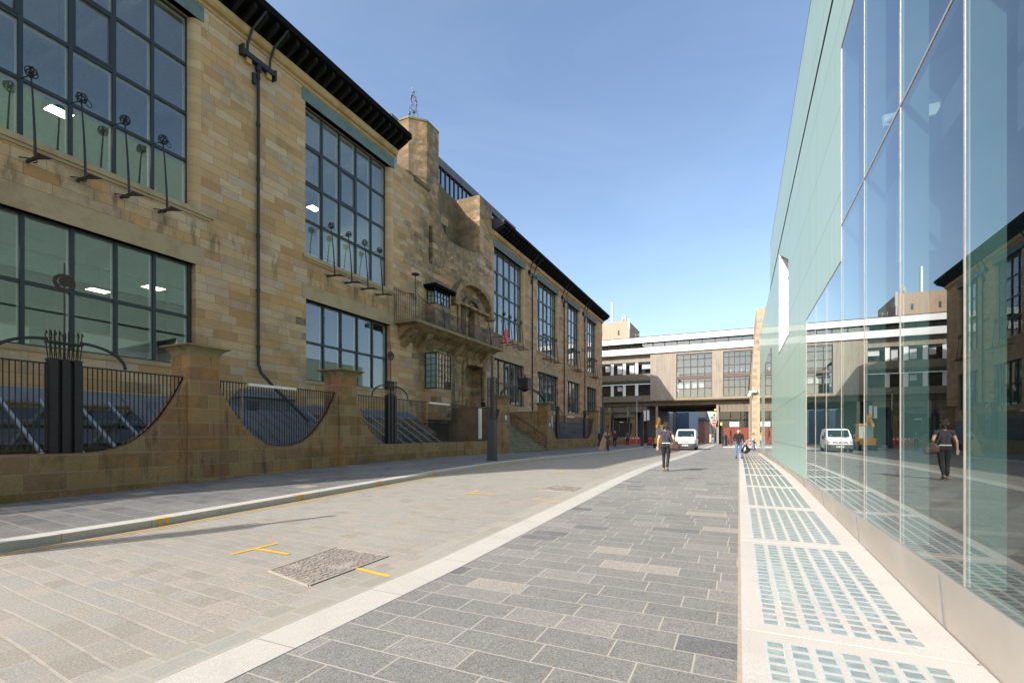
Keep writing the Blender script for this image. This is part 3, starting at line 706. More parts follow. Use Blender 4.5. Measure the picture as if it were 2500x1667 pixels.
# tall iron window brackets with a knot at the head
def bracket(y, var):
    f = MB(); x = FX; z = 9.42
    # flared leaf arm, wide at the outer end, ending in a loop over the sill
    pr = [(x-.02,z-.03),(x+.45,z-.045),(x+.95,z-.09),(x+1.08,z-.05),(x+.95,z+.0),(x+.45,z+.005),(x-.02,z+.03)]
    for i in range(3):
        pass
    f.raw([(x,y-.03,z-.03),(x,y+.03,z-.03),(x+.55,y+.045,z-.05),(x+.55,y-.045,z-.05),(x+1.05,y+.17,z-.10),(x+1.05,y-.17,z-.10),
           (x,y-.03,z+.04),(x,y+.03,z+.04),(x+.55,y+.045,z+.02),(x+.55,y-.045,z+.02),(x+1.05,y+.17,z-.07),(x+1.05,y-.17,z-.07)],
          [(0,3,2,1),(3,5,4,2),(6,7,8,9),(9,8,10,11),(0,6,9,3),(3,9,11,5),(1,2,8,7),(2,4,10,8),(5,11,10,4),(0,1,7,6)])
    f.ring((x+.02,y,z+.05),(0,0,1),.13,.016,16,6,0,1.7)
    rod = []
    for i in range(9):
        s = i/8; rod.append((x+.50-.10*s-.14*s*s, y, z+2.36*s))
    f.tube([(p[0], p[1], p[2]) for p in rod], [.038-.018*i/8 for i in range(9)], 8)
    tz = z+2.42; tx = x+.27
    o = P(f.build('window_bracket', M['iron']))
    k = MB(); c = (tx, y, tz+.06); r_ = .15
    for i in range(4):
        a = math.pi*i/4+var*.3; k.ring(c, (math.cos(a)*.7, math.sin(a), .2*math.sin(a*2+var)), r_*(1-.08*(i%2)), .014, 18, 6)
    k.ring(c, (0,0,1), r_*.75, .014, 18, 6)
    if var % 2: k.ring((tx+.02,y+.16,tz-.02), (1,.3,.2), .11, .013, 14, 6)
    else: k.ball(c, .06, 8)
    k.tube([(tx,y,tz-.02),(x-.05,y-.02,tz+.02),(FX-.3,y-.02,tz+.05)], .014, 6)
    PO(k.build('knot', M['iron']), o)
for gi, (g, c) in enumerate(bays):
    n = 0
    for y in (g[1:-1] if gi != 0 else g[1:-1]):
        bracket(y+.02, gi+n); n += 1
    if gi in (0, 1, 2, 3): pass
# rainwater pipes
def pipe(y, full):
    f = MB(); x = FX+.12
    f.cyl((x,y,4.5 if full else 2.9),(x,y,16.95),.062,12)
    for z in (5.2,7.6,9.9,12.3,14.6,16.6): f.cyl((x,y,z),(x,y,z+.16),.082,12)
    if full: f.tube([(x,y,4.55),(x+.12,y+.03,4.2),(x+.75,y+.3,3.45),(x+1.5,y+.8,2.55),(x+1.8,y+1.0,2.15)], .066, 10)
    o = P(f.build('drainpipe', M['iron']))
    h = MB(); h.box(FX+.0,FX+.24,y-.75,y+.75,17.15,17.36); h.box(FX+.0,FX+.26,y-.8,y-.72,17.1,17.5); h.box(FX+.0,FX+.26,y+.72,y+.8,17.0,17.42)
    h.tube([(x,y,16.9),(x,y,17.2)], .11, 10); h.box(FX+.0,FX+.12,y-.22,y-.1,16.3,16.75)
    for s in (-.5,.55): h.tube([(x,y+s,17.3),(x+.02,y+s,17.75),(x+.25,y+s+.05,18.3),(-17.75,y+s+.25,18.85),(-17.62,y+s+.3,19.05)], .05, 8)
    for s in (-.45,.5): h.box(FX,FX+.16,y+s-.1,y+s+.12,16.95,17.15,1)
    PO(h.build('rainwater_head', [M['iron'], M['cornice']]), o)
for y, fl in ((13.93, True), (43.9, False), (53.5, False), (61.8, False)): pipe(y, fl)

# balcony across the entrance
BX = FX+1.6
mb = MB(); mb.box(FX-.02,BX,22.9,34.4,8.14,8.32,0)
mb.prism([(FX,8.14),(BX-.1,8.14),(BX-.5,7.95),(FX+.45,7.75),(FX,7.3)], lambda u, v, t: (u, t, v), 23.3, 34.0, 1)
for y in (23.6, 25.2, 29.2, 33.2):
    mb.prism([(FX,7.9),(FX+.95,7.9),(FX+.75,7.6),(FX+.35,7.25),(FX,6.9)], lambda u, v, t: (u, t, v), y, y+.5, 1)
mb.box(FX+.0,FX+.03,24.5,28.8,.2,2.35,2)  # flat black slab on the wall below, painting the dark of a basement opening
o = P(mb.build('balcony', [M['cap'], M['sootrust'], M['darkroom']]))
f = MB()
def rail(p, q, ztop, n):
    for i in range(n+1):
        s = i/n; x = p[0]+(q[0]-p[0])*s; y = p[1]+(q[1]-p[1])*s; f.bar((x,y,8.32),(x,y,ztop(s)),.018)
    f.tube([(p[0]+(q[0]-p[0])*i/12, p[1]+(q[1]-p[1])*i/12, ztop(i/12)) for i in range(13)], .018, 6)
rail((FX+.05,22.95),(BX-.05,22.95), lambda s: 10.25-.5*s-.12*math.sin(s*3.1), 11)
rail((BX-.05,22.95),(BX-.05,26.0), lambda s: 9.35+.55*(1-s)**3, 22)
rail((BX-.05,26.0),(BX-.05,34.35), lambda s: 9.35, 62)
rail((BX-.05,34.35),(FX+.05,34.35), lambda s: 9.35, 11)
f.tube([(BX-.05,22.95,8.3),(BX-.05,22.95,10.85)], .022, 8); f.tube([(BX-.05,22.95,10.82),(BX-.05,22.95,10.88)], [.24,.22], 16)
for y in (25.9, 29.1, 32.2):
    f.tube([(BX+.06,y,8.3),(BX+.0,y-.05,9.2),(BX-.03,y-.2,9.75)], [.03,.025,.012], 8); f.ball((BX-.04,y-.22,9.8), .09, 8, 0, (.5,.8,1.5))
PO(f.build('balcony_railing', M['iron']), o)

# oriel windows left of the door
def oriel(name, y0, y1, z0, z1, p, ny, nz, nside, roofed, stoneb):
    f = MB(); x0 = FX; x1 = FX+p; b = .07
    f.box(x0,x1,y0,y0+b,z0,z0+b); f.box(x0,x1,y0,y0+b,z1-b,z1)
    for (x, y) in ((x1-b,y0),(x1-b,y1-b),(x0,y0)): f.box(x,x+b,y,y+b,z0,z1)
    f.box(x1-b+.002,x1-.002,y0+b,y1-b,z0,z0+b); f.box(x1-b+.002,x1-.002,y0+b,y1-b,z1-b,z1)
    for i in range(1, ny): y = y0+(y1-y0)*i/ny; f.box(x1-.05,x1-.01,y-.018,y+.018,z0,z1)
    for i in range(1, nz):
        z = z0+(z1-z0)*i/nz; f.box(x1-.052,x1-.012,y0+b,y1-b,z-.016,z+.016); f.box(x0,x1-b,y0+.02,y0+.05,z-.016,z+.016)
    for i in range(1, nside): x = x0+(x1-x0)*i/nside; f.box(x-.018,x+.018,y0+.018,y0+.052,z0,z1)
    o = P(f.build(name, M['frame']))
    g = MB(); g.face([(x1-.06,y0+.05,z0),(x1-.06,y1-.05,z0),(x1-.06,y1-.05,z1),(x1-.06,y0+.05,z1)]); g.face([(x0,y0+.06,z0),(x1-.06,y0+.06,z0),(x1-.06,y0+.06,z1),(x0,y0+.06,z1)])
    PO(g.build('pane', glass('oriel_glass', (.7,.8,.78), 1.6, .1)), o)
    k = MB(); k.box(x0-.1,x0+.02,y0+.1,y1,z0,z1,2)
    if roofed:
        k.box(x0,x1+.32,y0-.35,y1+.3,z1+.0,z1+.16,0)
        for i in range(7): y = y0-.25+(y1-y0+.4)*i/6; k.box(x0,x1+.28,y,y+.08,z1-.1,z1-.001,0)
    k.box(x0,x1-.005,y0+.005,y1-.005,z0-stoneb,z0-.001,1)
    k.box(x0,x1,y1,y1+.08,z0,z1,1)
    PO(k.build('surround', [M['timber'], M['stone'], M['palegreen']]), o)
oriel('oriel_window', 26.25, 28.1, 10.1, 11.15, .65, 5, 2, 2, True, 1.75)
oriel('oriel_window', 26.05, 27.85, 4.55, 6.9, .9, 5, 6, 2, False, 2.0)
# arched hood over the balcony door
mb = MB(); yc, zc = 31.9, 10.95
def arc(r, rz, n=20): return [(yc+r*math.cos(math.pi*i/n), zc+rz*math.sin(math.pi*i/n)) for i in range(n+1)]
A = arc(2.95,2.15); B_ = arc(2.55,1.75); D_ = arc(1.35,1.0)
for i in range(20):
    a, b, c, d = A[i], A[i+1], B_[i+1], B_[i]
    mb.face([(FX+.55,a[0],a[1]),(FX+.55,b[0],b[1]),(FX+.55,c[0],c[1]),(FX+.55,d[0],d[1])], 0)
    mb.face([(FX,a[0],a[1]),(FX,b[0],b[1]),(FX+.55,b[0],b[1]),(FX+.55,a[0],a[1])], 1)
    mb.face([(FX+.02,d[0],d[1]),(FX+.55,d[0],d[1]),(FX+.55,c[0],c[1]),(FX+.02,c[0],c[1])], 0)
    a, b, c, d = D_[i], D_[i+1], [yc+(D_[i+1][0]-yc)*.7, zc+(D_[i+1][1]-zc)*.7], [yc+(D_[i][0]-yc)*.7, zc+(D_[i][1]-zc)*.7]
    mb.face([(FX+.28,a[0],a[1]),(FX+.28,b[0],b[1]),(FX+.28,c[0],c[1]),(FX+.28,d[0],d[1])], 1)
    mb.face([(FX,a[0],a[1]),(FX,b[0],b[1]),(FX+.28,b[0],b[1]),(FX+.28,a[0],a[1])], 1)
mb.box(FX,FX+.6,28.85,29.45,10.75,10.97,0); mb.box(FX,FX+.6,34.35,34.95,10.75,10.97,0)
mb.box(FX,FX+.4,29.45,34.35,11.0,11.18,0)
for y in (30.15, 31.2, 32.6): mb.box(FX,FX+.12,y-.12,y+.2,8.35,11.0,0)
P(mb.build('arched_hood', [M['sootrust'], M['darkstone']]))
# carved door surround: swelling scroll above a moulded frame
mb = MB()
for (y, z, r, sc) in ((32.5,7.25,.42,(.5,1.9,.8)),(31.6,7.05,.3,(.5,1.2,1.0)),(33.4,7.1,.3,(.5,1.2,1.0)),(32.5,7.65,.3,(.6,1.2,.9)),(34.0,6.9,.26,(.5,.8,1.4)),(31.0,6.8,.26,(.5,.8,1.4)),(32.9,6.95,.2,(.5,1.6,.6)),(32.1,6.95,.2,(.5,1.6,.6))):
    mb.ball((FX+.08,y,z), r, 14, 0, sc)
for y in (30.85, 34.05):
    mb.tube([(FX+.02,y,2.5),(FX+.02,y,6.7)], .17, 10, 0); mb.tube([(FX,y+(.2 if y<32 else -.2),2.5),(FX,y+(.2 if y<32 else -.2),6.8)], .09, 8, 1)
mb.box(FX-.05,FX+.1,28.7,29.6,2.4,7.3,1)
P(mb.build('carved_doorway', [M['sootrust'], M['darkstone']]))
mb = MB(); mb.box(FX-.98,FX-.9,31.2,32.4,2.6,6.2); P(mb.build('door', plain('black_door', (.015,.016,.018), .4)))

# lean-to skylights and lead roofs in the front area
def lean(y0, y1, glazed):
    mb = MB(); xa, za, xb, zb = FX+.02, 2.96, -14.9, .75
    def pt(s, y, dz=0): return (xa+(xb-xa)*s, y, za+(zb-za)*s+dz)
    mb.face([pt(0,y0),pt(.2,y0),pt(.2,y1),pt(0,y1)], 0)
    if glazed:
        y = y0
        while y < y1-.1:
            mb.bar(pt(.18,y,.03),pt(1,y,.03),.05,.05,1); y += .82
        for s in (.45,.72): mb.bar(pt(s,y0,.015),pt(s,y1,.015),.012,.012,1)
    else:
        y = y0
        while y < y1: mb.bar(pt(.18,y,.02),pt(1,y,.02),.05,.05,0); y += .58
        mb.face([pt(.2,y0),pt(1,y0),pt(1,y1),pt(.2,y1)], 0)
    mb.face([pt(0,y1),pt(1,y1),(xb,y1,-1),(xa,y1,-1)], 2); mb.face([pt(0,y0),pt(1,y0),(xb,y0,-1),(xa,y0,-1)], 2)
    o = P(mb.build('basement_skylight' if glazed else 'lead_roof', [M['lead'], plain('skylight_bar', (.34,.40,.46), .4), M['darkroom']]))
    if glazed:
        g = MB(); g.face([pt(.2,y0),pt(1,y0),pt(1,y1),pt(.2,y1)]); PO(g.build('glazing', M['skyglass']), o)
        d = MB(); d.face([(xa,y0,0.0),(xb,y0,0.0),(xb,y1,0.0),(xa,y1,0.0)]); PO(d.build('basement_floor', M['darkroom']), o)
lean(-4, 8.8, True); lean(8.82, 16.0, False); lean(16.02, 24.3, True); lean(38.2, 48, False); lean(48.1, 70, True)
mb = MB(); mb.box(FX+.02,-17.9,12.9,15.4,2.0,3.1); mb.box(-17.9,-17.87,13.05,13.6,2.45,2.95,1)
for i in range(6): mb.box(-17.87,-17.84,13.05,13.6,2.47+.08*i,2.51+.08*i,0)
for y in (14.0,14.5,15.0): mb.box(-17.9,-17.86,y,y+.18,2.2,2.95,2)
mb.raw([(FX,12.8,3.1),(FX,15.5,3.1),(-17.8,15.5,3.12),(-17.8,12.8,3.12),(FX,13.2,3.5),(FX,15.0,3.5)],[(0,3,2,1),(4,3,2,5),(0,4,3),(1,2,5)],0)
P(mb.build('vent_housing', [M['lead'], M['blackp'], M['slate']]))
# ================================================================== FRONT WALL, PIERS, RAILINGS
WX0, WX1 = -14.12, -14.58
piers = [(8.48,9.33),(14.2,15.05),(28.55,29.4),(36.6,37.45),(51.2,52.05),(57.1,57.95),(72.5,73.4)]
secs = [(-6.0,8.48,'open'),(9.33,14.2,'u'),(15.05,28.55,'both'),(37.45,51.2,'both'),(57.95,72.5,'both')]
def wtop(y, s):
    a, b, k = s
    if k == 'u':
        c = (a+b)/2; return 1.18 + 2.0*abs((y-c)/((b-a)/2))**2.4
    d = min(b-y, (y-a) if k != 'open' else 99)
    return 1.17 + (2.0*((2.1-d)/2.1)**2.3 if d < 2.1 else 0)
wallT = thing('boundary_wall', 'low mossy sandstone wall with scooped tops between flat-capped piers along the pavement', 'wall', (-14.3, 10, 0))
mb = MB()
for s in secs:
    N = 48; ys = [s[0]+(s[1]-s[0])*i/N for i in range(N+1)]
    for a, b in zip(ys[:-1], ys[1:]):
        ta, tb = wtop(a, s), wtop(b, s); za = gz(a)-.3; zb = gz(b)-.3
        mb.raw([(WX0,a,za),(WX0,b,zb),(WX0,b,tb),(WX0,a,ta),(WX1,a,za),(WX1,b,zb),(WX1,b,tb),(WX1,a,ta)], [(0,1,2,3),(5,4,7,6),(3,2,6,7)])
wb = mb.build('wall_body', M['wall'], wallT); wb.matrix_parent_inverse = Matrix.Translation((14.3,-10,0))
for k, (a, b) in enumerate(piers):
    mb = MB(); zt = 3.86; z0 = gz(a)-.3
    # plinth flares slightly at the foot; cavetto under a thin flat cap
    mb.box(-14.87,-14.0,a,b,z0,zt,0)
    cy = (a+b)/2; cx = -14.435; hw = .435
    prof = [(0,zt),(.015,zt+.06),(.05,zt+.14),(.12,zt+.21),(.21,zt+.245),(.215,zt+.28)]
    for (d0, q0), (d1, q1) in zip(prof[:-1], prof[1:]):
        A_ = [(cx-hw-d0,cy-hw-d0,q0),(cx+hw+d0,cy-hw-d0,q0),(cx+hw+d0,cy+hw+d0,q0),(cx-hw-d0,cy+hw+d0,q0)]
        B2 = [(cx-hw-d1,cy-hw-d1,q1),(cx+hw+d1,cy-hw-d1,q1),(cx+hw+d1,cy+hw+d1,q1),(cx-hw-d1,cy+hw+d1,q1)]
        mb.raw(A_+B2, [(0,1,5,4),(1,2,6,5),(2,3,7,6),(3,0,4,7)], 1)
    e = hw+.215; z = zt+.28
    mb.raw([(cx-e,cy-e,z),(cx+e,cy-e,z),(cx+e,cy+e,z),(cx-e,cy+e,z),(cx,cy,z+.07)], [(0,1,4),(1,2,4),(2,3,4),(3,0,4)], 1)
    o = mb.build('pier', [M['wall'], M['cap']], wallT); o.matrix_parent_inverse = Matrix.Translation((14.3,-10,0))
RXX = -14.35
post_sets = {0: [5.81], 2: [17.58], 3: [39.9, 48.2], 4: [60.2, 70.0]}
desc = ['black iron railing with a disc-topped post, nearest the camera and left of the first pier', 'black iron railing filling the bowl-shaped dip between the first two piers',
        'long black iron railing from the second pier to the stone steps, with one disc-topped post', 'black iron railing beyond the stone steps, with dark posts and a scooped end', 'far black iron railing past the end of the school building']
cat_ = 'railing'
for k, s in enumerate(secs):
    T = thing('iron_railing', desc[k], cat_, (RXX, s[0], 1), 0, 'iron railings on the front wall'); INV = Matrix.Translation((-RXX, -s[0], -1))
    def PR(o): o.parent = T; o.matrix_parent_inverse = INV; return o
    b = MB(); zt = 3.24; y = s[0]+.06
    near = s[0] < 30
    while y < s[1]-.02:
        t0 = wtop(y, s)+.03
        if zt-t0 > .08 and not any(p-.33 < y < p+.33 for p in post_sets.get(k, [])):
            b.bar((RXX,y,t0),(RXX,y,zt),.024 if s[0] < 12 else .017,.018)
        y += .1 if near else .115
    ye = [s[0]+(s[1]-s[0])*i/60 for i in range(61)]; lo = [(RXX,q,min(wtop(q,s)+.05,zt)) for q in ye]
    for p, q in zip(lo[:-1], lo[1:]): b.bar(p, q, .05, .02)
    b.bar((RXX,s[0],zt),(RXX,s[1],zt),.055,.03)
    PR(b.build('bars', M['railpaint']))
    for p in post_sets.get(k, []):
        f = MB()
        for d in (-.23,0,.23): f.box(RXX-.1,RXX+.1,p+d-.075,p+d+.075,1.1,3.35)
        f.box(RXX-.03,RXX+.03,p-.31,p+.31,1.1,3.3)
        po = PR(f.build('post', M['iron']))
        q = MB(); rng = random.Random(int(p*10))
        for i in range(16):
            yy = p-.3+.6*(i%8)/7; xx = RXX+(-.09 if i < 8 else .09)
            q.tube([(xx*.5+RXX*.5,yy*.92+p*.08,3.33),(xx,yy,3.72),(xx+rng.uniform(-.02,.02),yy+rng.uniform(-.02,.02),3.93)], .013, 5)
            q.tube([(xx,yy,3.92),(xx,yy+.012,3.965),(xx,yy,4.03)], [.009,.026,.004], 5)
        q.box(RXX-.11,RXX+.11,p-.33,p+.33,3.72,3.76); q.box(RXX-.11,RXX+.11,p-.32,p+.32,3.33,3.36)
        PO(q.build('spike_cluster', M['railpaint']), po)
        a = MB()
        for sg in (-1, 1):
            pts = [(RXX, p+sg*(.3+.95*math.sin(i/10*math.pi/2)), 3.27+.53*math.cos(i/10*math.pi/2)) for i in range(11)]
            for u, v in zip(pts[:-1], pts[1:]): a.bar(u, v, .065, .03, 0, (1,0,0))
        PO(a.build('curved_stay', M['iron']), po)
        d = MB(); d.tube([(RXX,p,3.35),(RXX,p,5.62)], .016, 6)
        for (r0, r1) in ((.2,.13),):
            n = 28; vs = []; fs = []
            for i in range(n):
                t_ = 2*math.pi*i/n
                for (r, xx) in ((r0,-.012),(r1,-.012),(r1,.012),(r0,.012)): vs.append((RXX+xx, p+math.cos(t_)*r*1.06, 5.17+math.sin(t_)*r*1.0))
            for i in range(n):
                for j in range(4): fs.append((i*4+j, i*4+(j+1)%4, ((i+1)%n)*4+(j+1)%4, ((i+1)%n)*4+j))
            d.raw(vs, fs)
        d.prism([(math.cos(2*math.pi*i/20)*.105, math.sin(2*math.pi*i/20)*.105) for i in range(20)], lambda u, v, t: (t, p+u, 5.19+v), RXX-.012, RXX+.012)
        d.bar((RXX,p-.15,5.1),(RXX,p+.15,5.1),.02,.03)
        PO(d.build('disc_emblem', plain('rusty_disc', (.05,.03,.03), .7)), po)
# white strip lights tied to the railings
def batten(p, q, label, w_=.13):
    o = MB(); p = Vector(p); q = Vector(q); o.bar(p, q, w_, .09)
    ob = o.build('strip_light', M['fluor']); tag(ob, label, 'strip light', 'white strip lights on the railings')
    d = (q-p).normalized(); e = MB(); e.bar(p-d*.035, p, w_*.95, .085); e.bar(q, q+d*.035, w_*.95, .085); e.build('end_cap', plain('cream_cap', (.7,.66,.55), .5), ob)
    t_ = MB(); off = Vector((.055, 0, -.02)); t_.tube([p+off+d*.05, q+off-d*.05], .022, 8); t_.build('tube', M['white'], ob)
    c = MB(); c.tube([p-d*.03, p-d*.1+Vector((0,0,-.05)), p-d*.14+Vector((0,0,.03)), p-d*.2+Vector((0,0,-.08)), p-d*.22+Vector((0,0,-1.2))], .008, 5); c.build('cable', M['yellow'], ob)
batten((-14.27,10.45,3.20),(-14.27,12.25,3.20), 'white strip light on the railing in the bowl-shaped dip between the first two piers')
batten((-14.27,20.5,3.20),(-14.27,22.3,3.20), 'white strip light lying along the long railing in front of the small-paned windows')
batten((-14.27,25.8,1.35),(-14.27,25.8,3.15), 'white strip light standing upright near the end of the long railing by the steps', .2)
batten((-14.27,38.2,1.35),(-14.27,38.2,3.12), 'white strip light standing upright on the railing beyond the steps', .2)
batten((-14.27,42.3,3.20),(-14.27,44.2,3.20), 'white strip light lying along the railing beyond the steps')
batten((-14.27,64.0,3.20),(-14.27,65.9,3.20), 'white strip light on the far railing past the school building')

# stone steps to the door
ST = thing('stone_steps', 'worn stone steps climbing between two piers to the carved doorway', 'steps', (-14.2, 33, .3)); INV = Matrix.Translation((14.2, -33, -.3))
mb = MB(); nst = 13; z0 = gz(33)+.12; z1 = 2.58
tm = m_plainstone('step_stone', (.24,.21,.14), (.13,.125,.06), 1.4)
for i in range(nst):
    z = z0+(z1-z0)*(i+1)/nst; x = -14.05-.25*i
    mb.box(-17.5,x,29.45,36.55,z-(z1-z0)/nst,z,0)
    mb.box(x-.03,x+.02,29.45,36.55,z-.035,z+.002,1)
mb.box(FX-.95,-17.3,29.45,36.55,1.0,2.58,0)
o = mb.build('steps', [tm, m_plainstone('step_nosing', (.36,.34,.25), (.25,.24,.17))], ST); o.matrix_parent_inverse = INV
for ya in (36.6, 28.93):
    mb = MB(); mb.box(FX+.02,-14.9,ya,ya+.5,-1,3.4,0); mb.box(FX+.02,-14.9,ya-.04,ya+.54,3.4,3.47,1)
    o = mb.build('side_wall', [M['wall'], M['cap']], ST); o.matrix_parent_inverse = INV
mb = MB(); hp = [(-17.4,36.47,3.3),(-16.9,36.47,3.2),(-14.4,36.47,1.62),(-14.1,36.47,1.42),(-14.1,36.47,.42)]
mb.tube(hp, .022, 7)
for x, z in ((-16.6,3.0),(-15.4,2.25)): mb.tube([(x,36.47,z),(x,36.47,z-.1),(x,36.6,z-.1)], .012, 5)
o = mb.build('handrail', M['iron'], ST); o.matrix_parent_inverse = INV
for (x, y, z, lb) in ((-14.6, 28.5, 2.95, 0), (-13.985, 36.75, 2.6, 1)):
    pass
mb = MB(); mb.box(-13.998,-13.98,28.75,28.95,2.55,2.85); tag(mb.build('plaque', M['white']), 'small white plaque on the pier left of the stone steps', 'sign')
mb = MB(); mb.box(-13.998,-13.98,36.95,37.15,2.25,2.5); tag(mb.build('plaque', M['white']), 'small white plaque on the pier right of the stone steps', 'sign')

# iron arch with lantern over the steps
LA = thing('lantern_arch', 'iron arch with a square black lantern spanning the piers above the steps', 'lantern', (-14.43, 33, 4.1)); INV = Matrix.Translation((14.43, -33, -4.1))
def PL(o): o.parent = LA; o.matrix_parent_inverse = INV; return o
mb = MB(); pts = []
for i in range(25):
    a = math.pi*(1-i/24); pts.append((-14.43, 33+4.05*math.cos(a), 4.12+1.0*math.sin(a)))
for p, q in zip(pts[:-1], pts[1:]): mb.bar(p, q, .09, .14, 0, (1,0,0))
PL(mb.build('arch', M['railpaint']))
mb = MB(); mb.raw([(-14.83,32.6,4.92),(-14.03,32.6,4.92),(-14.03,33.4,4.92),(-14.83,33.4,4.92),(-14.86,32.57,5.7),(-14.0,32.57,5.7),(-14.0,33.43,5.7),(-14.86,33.43,5.7)],[(0,3,2,1),(4,5,6,7),(0,1,5,4),(1,2,6,5),(2,3,7,6),(3,0,4,7)])
mb.box(-14.9,-13.96,32.53,33.47,5.7,5.74); mb.tube([(-14.43,33,4.95),(-14.43,33,4.75)], [.36,.1], 12)
PL(mb.build('lantern', M['iron']))
mb = MB(); 
for sg in (-1,1):
    mb.tube([(-14.43,33,5.74),(-14.43,33+sg*.15,5.98),(-14.43,33+sg*.45,5.9),(-14.43,33+sg*.6,6.0)], .014, 5); mb.tube([(-14.43,33,5.74),(-14.43+sg*.15,33,6.05),(-14.43+sg*.4,33,5.95)], .014, 5)
mb.tube([(-14.43,33,5.7),(-14.43,33,6.12)], .016, 5)
PL(mb.build('finial', M['iron']))

# dark lattice street posts
def street_post(x, y, label):
    z = gz(y)+.124; T = thing('lamp_column', label, 'lamp post', (x, y, z), 0, 'dark lattice lamp columns along the pavement')
    f = MB(); f.box(-.17,.17,-.17,.17,0,1.85); f.box(-.19,.19,-.19,.19,0,.05); f.build('base', M['postpaint'], T)
    f = MB(); f.box(-.045,.045,-.045,.045,1.85,4.75)
    f.build('shaft', M['postpaint'], T)
    f = MB()
    for sx in (-.15,.15):
        for sy in (-.15,.15): f.box(sx-.02,sx+.02,sy-.02,sy+.02,1.85,3.75)
    for i in range(20):
        z_ = 1.93+.095*i
        for sx in (-.15,.15): f.box(sx-.012,sx+.012,-.15,.15,z_-.013,z_+.013)
        for sy in (-.15,.15): f.box(-.15,.15,sy-.012,sy+.012,z_-.013,z_+.013)
    f.build('lattice', M['postpaint'], T); return T
lp = street_post(-10.15, 19.5, 'dark square lamp column with a lattice top, before the stone steps')
dup(lp, (-11.05, 42.6, gz(42.6)+.124), None, 'dark square lamp column with a lattice top beside the person carrying a board')
dup(lp, (-10.4, 58.5, gz(58.5)+.124), None, 'dark square lamp column with a lattice top in front of the red barriers')
dup(lp, (-10.15, 0.9, gz(.9)+.124), None, 'dark square lamp column standing just outside the picture on the left')

# weather-vane sculpture on the stair tower
T = thing('rooftop_sculpture', 'slender metal sculpture of bird, leaves and hanging balls on top of the stair tower', 'sculpture', (-19.7, 26.5, 22.15))
f = MB(); f.tube([(0,0,0),(0,0,2.25)], .022, 6); f.box(-.1,.1,-.1,.1,0,.05)
for i in range(7):
    a = 2*math.pi*i/7; f.tube([(0,0,1.0),(math.cos(a)*.3,math.sin(a)*.3,1.02+.06*(i%2))], .012, 5)
for sg, h in ((-1,.92),(1,.72)):
    f.tube([(0,0,1.0),(0,sg*.35,1.12),(0,sg*.48,1.05),(0,sg*.48,h-.2)], .012, 5)
f.tube([(0,-.1,.9),(0,-.2,.5)], .01, 5)
for sg in (-1,1):
    f.tube([(0,sg*.02,2.1),(0,sg*.26,1.95),(0,sg*.3,1.6),(0,sg*.22,1.25)], .012, 5)
f.build('stem', M['iron'], T)
f = MB()
for sg in (-1,1):
    for (y, z, t_) in ((.3,1.75,.2),(.22,1.4,.3),(.2,1.98,.2)): f.ball((0,sg*y,z), .17, 8, 0, (.15,.45,1.2))
f.build('leaf', plain('aged_metal_leaf', (.20,.17,.13), .4, .6), T)
for (y, z, c) in ((-.48,.62,(.06,.14,.05)),(.48,.42,(.25,.10,.18)),(-.22,.4,(.05,.16,.06)),(0,1.0,(.08,.12,.04))):
    f = MB(); f.ball((0,y,z), .09, 10, 0, (1,1,1.15)); f.build('ball', plain('painted_ball', c, .3), T)
f = MB(); f.ball((0,-.02,2.35), .12, 10, 0, (.6,1.3,.8)); f.ball((0,-.17,2.44), .06, 8); f.raw([(0,.1,2.4),(.05,.3,2.58),(-.05,.3,2.5)],[(0,1,2),(2,1,0)]); f.raw([(0,-.22,2.45),(0,-.3,2.47),(.02,-.22,2.43)],[(0,1,2),(2,1,0)])
f.build('bird', plain('bird_paint', (.45,.43,.40), .5), T)

# pink ring hanging on a bracket
f = MB(); f.ring((-17.6,36.35,9.75), (1,.35,.0), .52, .115, 28, 10, 0)
tag(f.build('pink_ring', M['pink']), 'bright pink ring hanging from an iron window bracket beside the balcony', 'ring')

# ================================================================== GLASS BUILDING (right)
GBd = thing('glass_building', 'modern building faced with pale green glass panels and tall clear glazing on a steel plinth', 'building', (RX, 20, 0)); INVG = Matrix.Translation((-RX, -20, 0))
def PG(o): o.parent = GBd; o.matrix_parent_inverse = INVG; return o
GZ0 = .50; ZT1 = 4.41; ZT2 = 7.84; TR = 4.98; ZM = 9.25; ZP = 11.5
mul = [-3.1, -1.55, 0.0, 1.54, 3.08, 4.62, 6.18, 7.76, 9.33, 10.83, 12.27, 13.83]
mb = MB()
def rect(y0, y1, z0, z1, x=RX, m=0): mb.face([(x,y0,z0),(x,y0,z1),(x,y1,z1),(x,y1,z0)], m)
Y0 = -12.0
rect(Y0,9.33,ZT2,ZM-.07); rect(9.33,18.55,ZT1,ZM-.07); rect(13.83,18.55,GZ0,ZT1)
rect(18.55,22.67,GZ0,4.95); mb.face([(RX,18.55,7.45),(RX,18.55,ZM-.07),(RX,22.67,ZM-.07),(RX,22.67,9.0)]); rect(22.67,27.6,GZ0,ZM-.07); rect(27.6,42.9,6.05,ZM-.07); rect(34.9,39.85,GZ0,6.05); rect(22.7,27.6,GZ0,6.05) if False else None
rect(Y0,28.9,ZM+.07,ZP)
